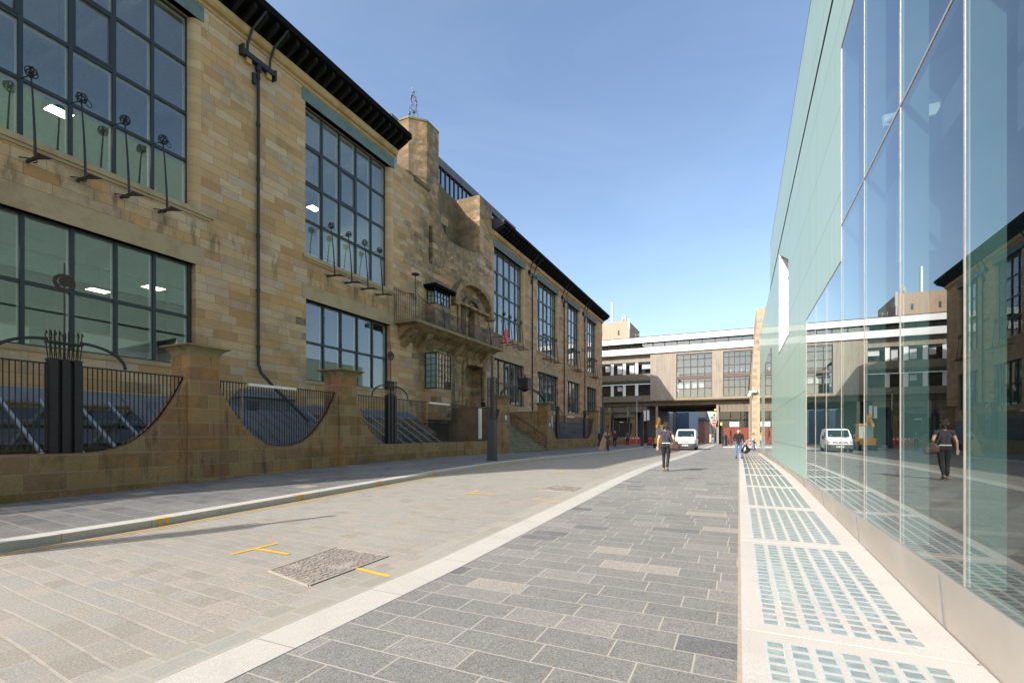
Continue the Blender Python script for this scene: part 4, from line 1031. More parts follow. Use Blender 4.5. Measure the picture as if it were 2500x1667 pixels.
# depth of the shell: top, ends, gap soffit
mb.face([(RX,Y0,ZP),(9,Y0,ZP),(9,28.9,ZP),(RX,28.9,ZP)][::-1]); mb.face([(RX,28.9,ZM-.05),(RX,28.9,ZP),(9,28.9,ZP),(9,28.9,ZM-.05)])
mb.face([(RX,28.9,ZM-.07),(9,28.9,ZM-.07),(9,42.9,ZM-.07),(RX,42.9,ZM-.07)]); mb.face([(RX,42.9,6.0),(RX,42.9,ZM-.07),(9,42.9,ZM-.07),(9,42.9,6.0)]); 
mb.face([(RX,Y0,GZ0),(RX,Y0,ZP),(9,Y0,ZP),(9,Y0,GZ0)])
PG(mb.build('wall', M['panel']))
mb = MB(); mb.box(RX+.09,RX+.15,Y0,17.2,ZM-.09,ZM+.09); mb.box(RX+.01,RX+.1,Y0,28.9,ZM+.055,ZM+.069)
mb.box(RX-.015,RX+.02,18.55,28.9,ZM-.072,ZM-.05) 
mb.box(RX-.004,RX+.05,Y0,28.9,ZP+.001,ZP+.03); mb.box(RX-.004,RX+.05,28.9,42.9,ZM-.069,ZM-.04)
PG(mb.build('shadow_gap', plain('gap_metal', (.10,.10,.085), .6)))
# white-lined recess
mb = MB(); d = 2.6
mb.face([(RX,22.67,4.95),(RX,22.67,ZM-.07),(RX+d,22.67,ZM-.07),(RX+d,22.67,4.95)]); mb.face([(RX+d,18.55,4.95),(RX+d,22.67,4.95),(RX+d,22.67,ZM-.07),(RX+d,18.55,ZM-.07)])
mb.face([(RX,18.55,4.95),(RX+d,18.55,4.95),(RX+d,22.67,4.95),(RX,22.67,4.95)]); mb.face([(RX,18.55,4.95),(RX,18.55,ZM-.07),(RX+d,18.55,ZM-.07),(RX+d,18.55,4.95)]); mb.face([(RX,18.55,ZM-.07),(RX+d,18.55,ZM-.07),(RX+d,22.67,ZM-.07),(RX,22.67,ZM-.07)])
for z in (5.05,6.9,8.8): mb.box(RX+.0,RX+d-.01,22.66,22.664,z,z+.02,1)
PG(mb.build('white_recess', [plain('white_lining', (.86,.90,.86), .5, 0, .02), M['lead']]))
mb = MB(); mb.box(RX-.01,RX+.05,18.55,22.67,4.90,4.951); PG(mb.build('recess_edge', M['lead']))
# steel plinth following the ground
mb = MB()
for a, b in zip(YS[:-1], YS[1:]):
    if b < -12 or a > 40: continue
    mb.face([(RX+.035,a,gz(a)-.05),(RX-.012,a,GZ0-.03),(RX-.012,b,GZ0-.03),(RX+.035,b,gz(b)-.05)])
    mb.face([(RX-.012,a,GZ0-.03),(RX-.012,a,GZ0-.002),(RX-.012,b,GZ0-.002),(RX-.012,b,GZ0-.03)]); mb.face([(RX-.012,a,GZ0-.002),(RX+.12,a,GZ0-.002),(RX+.12,b,GZ0-.002),(RX-.012,b,GZ0-.002)])
y = -1.1
for i in range(14):
    mb.bar((RX+.022,y,gz(y)),(RX-.016,y,GZ0-.03),.006,.006,1); y += 3.08
PG(mb.build('steel_plinth', [M['steel'], M['lead']]))
# glazing
def gl_panel(y0, y1, z0, z1):
    g = MB(); g.face([(RX+.004,y0+.012,z0),(RX+.004,y0+.012,z1),(RX+.004,y1-.012,z1),(RX+.004,y1-.012,z0)]); return PG(g.build('glass_pane', M['reidglass']))
for a, b in zip(mul[:-1], mul[1:]):
    if b <= 9.34: gl_panel(a, b, GZ0, TR-.015); gl_panel(a, b, TR+.015, ZT2)
    else: gl_panel(a, b, GZ0, ZT1)
for a, b in ((27.6,29.4),(29.4,31.2),(31.2,33.0),(33.0,34.9),(39.85,41.4),(41.4,42.9)): gl_panel(a, b, GZ0, 6.05)
mf = MB(); bd = MB()
for y in mul:
    zt = ZT2 if y < 9.4 else ZT1
    mf.box(RX+.0,RX+.02,y-.011,y+.011,GZ0,zt)
    bd.box(RX+.036,RX+.235,y+.0,y+.03,GZ0,zt,1); bd.box(RX+.006,RX+.035,y-.004,y+.034,GZ0,zt,0)
mf.box(RX-.002,RX+.06,Y0,9.33,TR-.014,TR+.014); mf.box(RX-.004,RX+.05,Y0,9.33,ZT2,ZT2+.02); mf.box(RX-.004,RX+.05,9.33,13.83,ZT1,ZT1+.02); mf.box(RX-.005,RX+.05,9.32,9.345,ZT1,ZT2); mf.box(RX-.005,RX+.05,13.82,13.845,GZ0,ZT1)
PG(mf.build('glazing_joint', plain('anodised_joint', (.40,.375,.35), .4, .3))); PG(bd.build('glass_fin', [plain('pale_fin', (.62,.68,.66), .3, 0, .03), plain('teal_fin', (.13,.20,.20), .2, 0, .03)]))
# interior behind the glazing
mb = MB(); bx = RX+6.0
mb.face([(bx,Y0,-.5),(bx,26,-.5),(bx,26,ZM),(bx,Y0,ZM)],0); mb.face([(RX+.42,Y0,.42),(RX+.42,26,.42),(bx,26,.42),(bx,Y0,.42)],1); mb.face([(RX+.3,Y0,ZT2+.1),(RX+.3,26,ZT2+.1),(bx,26,ZT2+.1),(bx,Y0,ZT2+.1)][::-1],2)
mb.face([(RX+.1,17,-.5),(bx,17,-.5),(bx,17,ZM),(RX+.1,17,ZM)],0)
mb.box(RX+.47,bx,Y0,14.0,TR-.22,TR+.16,2)
for y in (2.3,5.4,8.5,11.6):
    mb.raw([(RX+.5,y+.1,TR+.9),(RX+3.2,y+.1,TR+2.6),(RX+3.2,y+.1,TR+3.0),(RX+.5,y+.1,TR+1.6),(RX+.5,y+.7,TR+.9),(RX+3.2,y+.7,TR+2.6),(RX+3.2,y+.7,TR+3.0),(RX+.5,y+.7,TR+1.6)],[(0,1,2,3),(7,6,5,4),(0,4,5,1),(3,2,6,7),(0,3,7,4)],2)
    mb.box(RX+.4,RX+1.1,y-.9,y-.5,TR-1.1,TR-.22,2)
for y in []:
    mb.box(RX+.42,RX+.46,y+.06,y+.76,.42,TR-.22,3); mb.box(RX+.42,RX+.46,y+.06,y+.76,TR+.16,ZT2,3)
PG(mb.build('interior', [plain('hall_wall', (.07,.095,.10), .8), plain('hall_floor', (.14,.14,.135), .5), plain('hall_ceiling', (.10,.125,.15), .8), plain('hall_column', (.17,.225,.22), .7)]))
mb = MB()
for y in (2.72,3.5,5.1,7.0,8.6):
    for dy in (0,.1): mb.tube([(RX+.22,y+dy,6.6 if y > 4 else 4.7),(RX+.22,y+dy,2.35)], .006, 4)
    mb.tube([(RX+.22,y,2.35),(RX+.22,y+.05,2.31),(RX+.22,y+.1,2.35)], .006, 4)
PG(mb.build('blind_chain', M['white']))
mb = MB(); 
for (y, z) in ((4.35,6.95),(7.5,5.55)):
    mb.bar((RX+.15,y,z),(RX+.75,y+.1,z+.06),.05,.14); mb.ball((RX+.2,y,z), .05, 8)
PG(mb.build('glass_clamp', M['white']))
# set-back upper storeys behind the street front
mb = MB(); mb.box(RX+4.5,RX+22,-10,30,ZM,25.0); PG(mb.build('upper_storeys', M['panel']))
# ================================================================== CONCRETE BUILDING ACROSS THE STREET END
BY = 82.0
CB = thing('concrete_building', 'brown concrete building with two white roof bands bridging the end of the street', 'building', (-10, BY, 0)); INVB = Matrix.Translation((10, -BY, 0))
def PB(o): o.parent = CB; o.matrix_parent_inverse = INVB; return o
XL, XR = -46.0, 6.0; ZB = 7.0; YBK = 112.0
mb = MB()
mb.box(XL,-13.25,BY+.55,BY+.95,13.65,15.0,0)      # wall over the left windows
mb.box(XL,-13.25,BY+.55,BY+.95,10.75,11.65,1); mb.box(XL,-13.25,BY+.55,BY+.95,7.15,8.05,1)
mb.box(-13.25,-9.15,BY,BY+.6,ZB+.15,14.95,0); mb.box(-9.15,XR,BY,BY+.6,14.45,14.95,0)
mb.box(-3.8,-2.2,BY,BY+.6,ZB+.15,14.45,0)
mb.box(-9.15,-3.8,BY-.02,BY+.5,ZB+.15,7.35,2); mb.box(-2.2,XR,BY-.02,BY+.5,ZB+.15,7.35,2)
mb.box(XL,XR,BY+.65,YBK,14.9,17.3,1)
mb.box(XL,-13.25,BY+.1,BY+.55,7.0,7.15,2)
PB(mb.build('wall', [M['con'], M['condark'], M['lintel']]))
mb = MB(); mb.raw([(XL,BY-.05,10.75),(-13.26,BY-.05,10.75),(-13.26,BY+.5,10.7),(XL,BY+.5,10.7),(XL,BY-.05,10.55),(-13.26,BY-.05,10.55),(-13.26,BY+.5,9.98),(XL,BY+.5,9.98)],[(0,1,2,3),(0,4,5,1),(4,7,6,5),(1,5,6,2)])
PB(mb.build('mossy_ledge', m_plainstone('mossy_ledge_stone', (.22,.23,.17), (.15,.125,.08), 2.5)))
mb = MB(); mb.box(XL,XR,BY-.25,BY+.5,16.72,17.62); mb.box(XL,XR,BY-.25,BY+.5,14.88,15.86)
PB(mb.build('white_band', M['whiteband']))
mb = MB(); mb.box(XL,XR,BY-.3,BY+.5,17.62,17.68); mb.box(XL,XR,BY-.2,BY+.4,16.62,16.72)
for i in range(20): x = -30+1.9*i; mb.box(x,x+.07,BY+.0,BY+.1,15.87,16.6)
PB(mb.build('clerestory_frame', M['timber']))
g = MB(); g.face([(XL,BY+.2,15.86),(XR,BY+.2,15.86),(XR,BY+.2,16.7),(XL,BY+.2,16.7)]); PB(g.build('clerestory_glass', M['darkglass']))
g = MB(); g.box(XL,XR,BY+.6,BY+.64,15.8,16.75); PB(g.build('clerestory_back', plain('clerestory_inside', (.20,.19,.18), .8)))
# underside, beams and the ground floor
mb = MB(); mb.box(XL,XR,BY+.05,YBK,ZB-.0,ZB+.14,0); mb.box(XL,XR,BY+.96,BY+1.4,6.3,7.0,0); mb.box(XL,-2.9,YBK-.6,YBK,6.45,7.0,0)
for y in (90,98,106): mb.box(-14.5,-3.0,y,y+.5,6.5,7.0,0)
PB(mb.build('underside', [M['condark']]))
mb = MB()
mb.box(-14.0,-13.7,BY+1,YBK-2,-.5,6.2,0); mb.box(-46,-14.0,BY+3,BY+3.3,-.5,7.0,0)
mb.box(-22,-16,BY+1.3,BY+3,4.4,6.2,1); mb.box(-46,-14,BY+.9,BY+1.1,5.3,6.2,1)
mb.box(-2.9,XR,BY+1.0,BY+1.3,5.1,6.3,1)
for i in range(12): x = -2.85+.6*i; mb.box(x,x+.02,BY+.985,BY+1.0,5.12,6.28,2)
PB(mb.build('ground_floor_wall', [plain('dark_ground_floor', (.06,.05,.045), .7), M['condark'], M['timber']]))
for x in (-20.2,-17.0,-12.3,-3.05): 
    c = MB(); c.box(x-.17,x+.17,BY+.55,BY+.95,-.3,6.2); PB(c.build('column', M['con']))
c = MB(); c.box(1.35,1.75,BY+.85,BY+1.2,-.3,6.2); PB(c.build('column', M['con']))
mb = MB(); mb.box(-2.25,1.35,BY+1.02,BY+1.06,-.1,2.6,0)
for x in (-2.25,-1.05,.15,1.3): mb.box(x-.02,x+.02,BY+1.0,BY+1.02,-.1,2.6,1)
for x in (-1.25,-.05): mb.box(x,x+.12,BY+.99,BY+1.018,1.2,2.1,1)
PB(mb.build('door', [plain('red_timber_door', (.22,.055,.035), .6), M['timber']]))
g = MB(); g.face([(-2.9,BY+1.05,2.6),(1.35,BY+1.05,2.6),(1.35,BY+1.05,5.1),(-2.9,BY+1.05,5.1)]); PB(g.build('fanlight', glass('fanlight_glass', (.6,.65,.66), .8, .02)))
g = MB(); g.box(-2.9,1.35,BY+1.25,BY+1.3,-.1,5.1,0); g.box(-2.9,1.35,BY+1.0,BY+1.06,3.75,3.85,1)
for x in (-1.2,.25): g.box(x-.04,x+.04,BY+1.0,BY+1.06,3.85,5.1,1)
PB(g.build('fanlight_back', [M['darkroom'], M['timber']]))
mb = MB(); mb.box(-1.3,0.02,BY+.94,BY+.98,2.75,3.5); tag(mb.build('blank_sign', M['whiteband']), 'blank white board above the red doors', 'sign')
mb = MB(); mb.box(-2.72,-2.36,BY+.9,BY+.94,2.95,3.45); tag(mb.build('notice', plain('yellow_notice', (.55,.50,.22), .6)), 'small yellowish notice beside the red doors', 'sign')
mb = MB(); mb.box(-14.55,-14.15,BY+.9,BY+.94,3.7,5.6); mb.box(-14.05,-13.72,BY+.9,BY+.94,3.9,5.4)
# ribbon windows on the left
def ribbon(z0, z1, lit):
    f = MB(); f.box(XL,-13.3,BY+.75,BY+.85,z0,z0+.08); f.box(XL,-13.3,BY+.75,BY+.85,z1-.3 if lit else z1-.08,z1)
    xs = [-13.3-2.07*i for i in range(14)]
    for x in xs: f.box(x-.06,x,BY+.74,BY+.86,z0,z1)
    for x in xs[1:]: f.box(x-.65,x-.57,BY+.74,BY+.86,z0,z1)
    o = PB(f.build('ribbon_window', M['frame']))
    w_ = MB()
    for x in xs: w_.box(x-2.07-.5,x-2.07+.02,BY+.68,BY+.73,z0,z1-.02)
    w_.build('white_fin', M['whiteband'], o)
    g = MB(); g.face([(XL,BY+.82,z0),(-13.3,BY+.82,z0),(-13.3,BY+.82,z1),(XL,BY+.82,z1)]); g.build('pane', glass('ribbon_glass', (.9,.92,.92), .8, .03), o)
    b = MB(); b.box(XL,-13.3,BY+1.6,BY+1.65,z0,z1,1)
    for i, x in enumerate(xs):
        h = [.45,.0,.1,.35][i%4] if lit else [1,1,.45,1][i%4]
        if h < 1: b.box(x-1.45,x-.08,BY+.9,BY+.92,z0+(z1-z0)*h,z1-.3,0)
    b.build('blind', [M['whiteband'], M['darkroom']], o)
ribbon(11.65, 13.62, True); ribbon(8.05, 9.95, False)
# big metal-framed window blocks
def block(x0, x1, n):
    f = MB()
    zs = [7.35,8.75,9.75,10.2,10.45,10.85,11.05,12.2,13.4,14.1,14.45]
    for z in (7.35,8.85,10.0,10.42,10.85,11.15,12.3,13.55,14.3): f.box(x0,x1,BY+.18,BY+.3,z-.06,z+.06)
    for i in range(n+1): x = x0+(x1-x0)*i/n; f.box(x-.055,x+.055,BY+.16,BY+.3,7.35,14.45)
    o = PB(f.build('window_block', plain('grey_metal_frame', (.075,.07,.075), .5)))
    s = MB(); s.box(x0,x1,BY+.15,BY+.31,10.5,10.78,0); s.box(x0,x1,BY+.12,BY+.31,14.2,14.45,1); s.box(x0,x1,BY+.12,BY+.31,7.35,7.5,1); s.build('spandrel', [plain('dull_red_spandrel', (.20,.12,.095), .7), M['lead']], o)
    g = MB(); g.face([(x0,BY+.24,7.35),(x1,BY+.24,7.35),(x1,BY+.24,14.4),(x0,BY+.24,14.4)]); g.build('pane', M['darkglass'], o)
    b = MB(); b.box(x0,x1,BY+2.6,BY+2.7,7.35,14.4,0); b.box(x0,x1,BY+.6,BY+2.6,10.5,10.8,1)
    rng = random.Random(int(x0*10)+50)
    for i in range(n):
        x = x0+(x1-x0)*(i+.15)/n; wd = (x1-x0)/n*.7
        if x0 < -5 and i < 4: b.box(x,x+wd,BY+.5,BY+.52,8.9,10.0,2)
        if x0 > -5: b.box(x,x+wd*rng.uniform(.3,.9),BY+.8,BY+.9,11.1,11.1+rng.uniform(.3,1.0),rng.choice([2,2,3]))
    b.build('inside', [plain('office_inside', (.17,.19,.19), .8), M['lead'], M['white'], plain('pine', (.55,.38,.22), .7)], o)
block(-9.1, -3.84, 5); block(-2.16, 3.2, 7)
# rooftop tower, flue, masts
mb = MB(); mb.box(-40,-18.85,92,103,17,23.0,0); mb.box(-20.9,-20.6,91.96,92,20.4,21.3,1); mb.box(-24.2,-23.9,91.96,92,20.4,21.3,1); mb.box(-17.7,-15.6,95,100,17,18.8,2)
PB(mb.build('rooftop_tower', [m_concrete('tower_concrete', (.42,.30,.22), (.50,.37,.28)), M['frame'], M['lead']]))
mb = MB(); mb.cyl((-22.9,96,22.5),(-22.9,96,27.8),.25,16); PB(mb.build('flue', plain('shiny_flue', (.8,.8,.8), .3, .5)))
mb = MB(); mb.cyl((-20.1,94,23),(-20.1,94,24.9),.05,6)
for i in range(5): mb.box(-20.45+.16*i,-20.35+.16*i,93.7,94.2,23.3+.25*(i%3),24.3+.25*(i%2)); 
mb.cyl((-18.72,91.7,18.4),(-18.72,91.7,23.2),.14,8); mb.box(-18.9,-18.55,91.6,91.8,21.2,23.3)
for x in (-16.8,-16.2,-15.6,-15): mb.cyl((x,88,17.6),(x,88,19.6),.025,5)
for z in (18.2,18.8,19.4): mb.cyl((-16.9,88,z),(-14.9,88,z),.02,5)
PB(mb.build('antenna', plain('antenna_grey', (.5,.5,.5), .5)))
mb = MB(); mb.box(-14.5,-14.1,BY+.86,BY+.9,3.8,5.5,0); mb.box(-13.95,-13.55,BY+.86,BY+.9,3.9,5.6,0)
tag(mb.build('poster', M['whiteband']), 'pair of pale posters under the concrete building left of the passage', 'poster')
mb = MB(); mb.box(-3.5,-3.25,BY+.3,BY+.5,5.35,5.5); tag(mb.build('passage_lamp', emit('amber_lamp', (1,.45,.06), 3.0)), 'small lit amber lamp at the right edge of the passage', 'lamp')

# stone building at the right, behind the glass building
SB = thing('stone_corner_building', 'tall narrow end of a sandstone building with grey quoin stones, right of the concrete building', 'building', (1.5, 66, 0)); INVS = Matrix.Translation((-1.5, -66, 0))
mb = MB(); pr = [(1.45,-.4),(1.45,8.5),(1.6,11.2),(1.95,15),(1.95,16.9),(14,17.4),(14,-.4)]
mb.prism(pr, lambda u, v, t: (u, t, v), 66, 80)
m2 = m_plainstone('pale_sandstone', (.47,.375,.26), (.37,.28,.185), 1.0)
o = mb.build('wall', m2, SB); o.matrix_parent_inverse = INVS
mb = MB()
for i in range(18):
    z = .6+.86*i
    if z > 16: break
    x = 1.45+max(0, (z-8.5))*.07; mb.box(x+.05,x+.05+(.55 if i%2 else .4),65.97,66.4,z,z+.42)
o = mb.build('quoin', m_plainstone('worn_quoin', (.40,.32,.225), (.25,.20,.14), .5), SB); o.matrix_parent_inverse = INVS
T = thing('security_camera', 'white security camera fixed to the sandstone building corner', 'camera', (1.2, 65.7, 6.4))
mb = MB(); mb.box(-.1,.75,-.1,.1,.25,.5); mb.build('housing', M['white'], T)
mb = MB(); mb.tube([(.1,0,.25),(-.05,0,-.05)], [.16,.2], 10); mb.ball((-.06,0,-.1), .2, 10); mb.build('dome', M['white'], T)
mb = MB(); mb.bar((.5,0,.3),(.6,.3,-.1),.04); mb.build('arm', M['iron'], T)

# street beyond the passage
T = thing('blue_clad_building', 'dark blue metal-clad building seen through the passage', 'building', (-12.6, 125, -1)); 
mb = MB(); mb.box(-14,1.6,0,30,-2,13,0)
for i in range(9): x = -1.2+.34*i; mb.box(x,x+.06,-.08,0,0,12,1)
mb.box(-1.9,-1.5,-.3,0,-2,13,2); mb.build('wall', [plain('blue_cladding', (.10,.15,.25), .5), plain('blue_rib', (.16,.22,.34), .5), M['condark']], T)
mb = MB(); mb.box(-6,-2.2,-.05,-.02,0,11); mb.build('window_bay', plain('pale_blue_panel', (.28,.36,.46), .4), T)
BR = m_plainstone('red_brick', (.42,.19,.12), (.34,.14,.085), 1.5)
T = thing('red_brick_building', 'red brick building with a steep slate roof beyond the blue cladding', 'building', (-11.6, 160, -2.4))
mb = MB(); mb.box(-8,2.1,0,25,-2,8.2,0); mb.build('wall', BR, T)
mb = MB(); mb.raw([(-8,-.4,8.2),(2.5,-.4,8.2),(2.5,25,8.2),(-8,25,8.2),(-4,12,13.5),(1.4,12,13.5)],[(0,1,5,4),(1,2,5),(2,3,4,5),(3,0,4)]); mb.build('roof', M['roof'], T)
mb = MB()
for z in (1.5,5.2): mb.box(-1.6,-.2,-.06,0,z,z+2.2,0); mb.box(-1.5,-.3,-.08,-.06,z+.1,z+2.1,1)
mb.build('window', [M['white'], M['darkroom']], T)
T = thing('tan_gabled_building', 'small tan stone building with dormer roof farthest down the street', 'building', (-12.0, 205, -4.0))
mb = MB(); mb.box(-4,2.2,0,60,-3,5.8,0); mb.box(2.3,3.3,14,60,-3,6.2,1); mb.build('wall', [M['jamb'], M['condark']], T)
mb = MB(); mb.raw([(-4,-.3,5.8),(2.6,-.3,5.8),(2.6,60,5.8),(-4,60,5.8),(-1,4,10.0),(1.6,4,10.0),(1.6,60,10),(-1,60,10)],[(0,1,5,4),(1,2,6,5),(3,0,4,7),(4,5,6,7)]); mb.box(1.7,2.6,8,9,7,11.5,1); mb.box(2.2,3.0,24,25,6,10,1); mb.build('roof', [M['roof'], M['jamb']], T)
T = thing('terraced_houses', 'low dark row of houses along the right side of the far street', 'houses', (-7.0, 190, -3.4)); 
mb = MB(); mb.box(1.2,12,0,80,-3,4.4,0); mb.build('wall', M['condark'], T); mb = MB(); mb.raw([(1.0,0,4.4),(12,0,4.4),(6.5,0,6.4),(1.0,80,4.4),(12,80,4.4),(6.5,80,6.4)],[(0,1,2),(0,2,5,3),(1,4,5,2)]); mb.build('roof', M['roof'], T)

# slim street lamp, no-entry sign, traffic signal
T = thing('street_lamp', 'slim pale street lamp with a flat disc head in front of the concrete building', 'street lamp', (-13.2, 70, gz(70)+.12))
mb = MB(); mb.tube([(0,0,0),(0,0,6.3)], [.09,.06], 10); mb.build('pole', plain('galvanised', (.42,.45,.45), .4, .4), T)
mb = MB(); mb.tube([(.2,0,6.28),(.2,0,6.36),(.2,0,6.46),(.2,0,6.5)], [.1,.42,.34,.08], 18); mb.bar((0,0,6.25),(.2,0,6.3),.06); mb.build('lamp_head', plain('lamp_head_grey', (.28,.29,.33), .4), T)
T = thing('no_entry_sign', 'round red no-entry sign with white bar at the right side of the passage', 'road sign', (-3.25, 76, gz(76)))
mb = MB(); mb.tube([(0,0,0),(0,0,4.2)], .045, 8); mb.build('pole', M['lead'], T)
def disc(mb, x, y, z, r, m, th=.02, n=28): mb.prism([(math.cos(2*math.pi*i/n)*r, math.sin(2*math.pi*i/n)*r) for i in range(n)], lambda u, v, t: (x+u, t, z+v), y-th, y, m)
zc_ = 3.36-gz(76)
mb = MB(); disc(mb, 0, -.06, zc_, .36, 0); disc(mb, 0, -.082, zc_, .335, 1, .004); mb.box(-.26,.26,-.094,-.09,zc_-.055,zc_+.055,0)
mb.build('sign_face', [M['white'], plain('sign_red', (.72,.03,.045), .4, 0, .03)], T)
mb = MB(); mb.box(-.42,-.12,-.12,.1,3.85,4.02); mb.ball((0,0,4.3), .12, 8); mb.build('sign_light', M['iron'], T)
T = thing('traffic_signal', 'black traffic signal and pole against the passage column', 'traffic signal', (-2.9, 76.3, gz(76)))
mb = MB(); mb.tube([(0,0,0),(0,0,4.0)], .05, 8); mb.build('pole', M['lead'], T)
mb = MB(); mb.box(-.16,.16,-.2,.05,2.6,3.5); 
for z in (2.75,3.05,3.35): mb.tube([(0,-.2,z),(0,-.34,z)], .1, 10)
mb.build('signal_head', M['blackp'], T)

# red plastic barriers
def barrier(loc, rz, label):
    T = thing('road_barrier', label, 'barrier', loc, rz, 'red plastic road barriers')
    mb = MB(); W = 1.9
    mb.box(-W/2,W/2,-.03,.03,.78,.98,1)
    for i in range(6): x = -W/2+W*i/6; mb.box(x,x+W/12,-.034,.034,.79,.97,2)
    mb.build('reflective_board', [M['red'], M['red'], M['white']], T)
    mb = MB(); mb.box(-W/2,W/2,-.04,.04,.62,.78); mb.box(-W/2,W/2,-.04,.04,.12,.3)
    for x in (-W/2,-.1,W/2-.2): mb.box(x,x+.2,-.038,.038,.3,.62)
    mb.tube([(-W/2,0,.1),(-W/2,0,.95)], .05, 8); mb.tube([(W/2,0,.1),(W/2,0,.95)], .05, 8)
    mb.build('panel', M['red'], T)
    mb = MB()
    for x in (-W/2+.2,W/2-.2): mb.box(x-.05,x+.05,-.3,.3,0,.12)
    mb.build('foot', M['blackp'], T); return T
b1 = barrier((-12.35,62.6,gz(62.6)+.124), R(8), 'red barrier with red and white board, facing the street left of the dark lamp column')
dup(b1, (-10.0,61.8,gz(61.8)+.124), R(-68), 'red barrier turned end-on, right of the dark lamp column')

# kerbed bicycle stand with bicycles, bin
mb = MB()
mb.box(-1.6,8,59.5,66,gz(60)-.2,gz(60)+.14,0); o = mb.build('raised_bed', M['kerb']); tag(o, 'low pale stone kerbed platform where the bicycles stand', 'kerb')
T = thing('bicycle_rack', 'row of thin rust-coloured hoops on the kerbed platform beside the bicycles', 'bike rack', (.2,60.2,gz(60)+.14))
mb = MB()
for i in range(10): mb.tube([(.16*i,0,0),(.16*i,0,.7)], .012, 5)
mb.tube([(0,0,.7),(1.45,0,.7)], .015, 5); mb.build('hoops', plain('rust', (.32,.12,.06), .7), T)
def bicycle(loc, rz, c, label):
    T = thing('bicycle', label, 'bicycle', loc, rz, 'bicycles on the kerbed platform')
    m_ = plain('bike_paint', c, .35, 0, .05)
    mb = MB(); bb = (-.02,0,.28); seat = (-.18,0,.78); head = (.36,0,.80); rear = (-.5,0,.34); front = (.54,0,.34)
    for p, q in ((bb,seat),(seat,head),(bb,(.39,0,.68)),(bb,rear),(seat,rear),(head,front)): mb.tube([p,q], .018, 6)
    mb.build('frame', m_, T)
    for c_ in (rear, front):
        w_ = MB(); w_.ring(c_, (0,1,0), .335, .02, 28, 6, 0)
        for i in range(12): a = math.pi*2*i/12; w_.tube([c_,(c_[0]+.32*math.cos(a),0,c_[2]+.32*math.sin(a))], .004, 3, 1, False)
        w_.build('wheel', [M['blackp'] if sum(c) < 1.5 else plain('pale_tyre', (.5,.5,.48), .6), M['lead']], T)
    s = MB(); s.ball((-.2,0,.88), .12, 8, 0, (1.1,.6,.35)); s.tube([seat,(-.2,0,.87)], .012, 5); s.build('saddle', M['blackp'], T)
    h = MB(); h.tube([(.3,.26,.94),(.36,.2,.96),(.38,0,.93),(.36,-.2,.96),(.3,-.26,.94)], .013, 6); h.tube([(.36,0,.8),(.38,0,.93)], .015, 5); h.build('handlebar', M['iron'], T)
    k = MB(); k.ring(bb, (0,1,0), .09, .01, 14, 5); k.tube([bb,(.08,.06,.14)], .01, 4); k.tube([bb,(-.12,-.06,.42)], .01, 4); k.build('crank', M['lead'], T); return T
zb = gz(60)+.14
bk = bicycle((1.15,61.0,zb), R(12), (.75,.75,.73), 'white bicycle leaning between the standing man and the red-haired woman')
bicycle((-1.05,61.6,zb), R(65), (.05,.05,.06), 'dark bicycle next to the black litter bin')
bicycle((-.55,62.4,zb), R(20), (.25,.25,.27), 'grey bicycle half hidden behind the standing man')
bicycle((2.6,61.5,zb), R(-10), (.10,.12,.2), 'blue bicycle seen past the edge of the glass building')
bicycle((3.7,61.2,zb), R(15), (.4,.4,.4), 'pale bicycle at the right end of the row, mirrored in the glass')
T = thing('litter_bin', 'black round litter bin at the left end of the bicycles', 'bin', (-1.45,59.9,zb))
mb = MB(); mb.tube([(0,0,0),(0,0,.08),(0,0,.1),(0,0,1.1)], [.26,.26,.24,.27], 18); mb.build('body', M['blackp'], T)
mb = MB(); mb.tube([(0,0,1.1),(0,0,1.14),(0,0,1.28)], [.29,.29,.16], 18); mb.build('lid', M['blackp'], T)

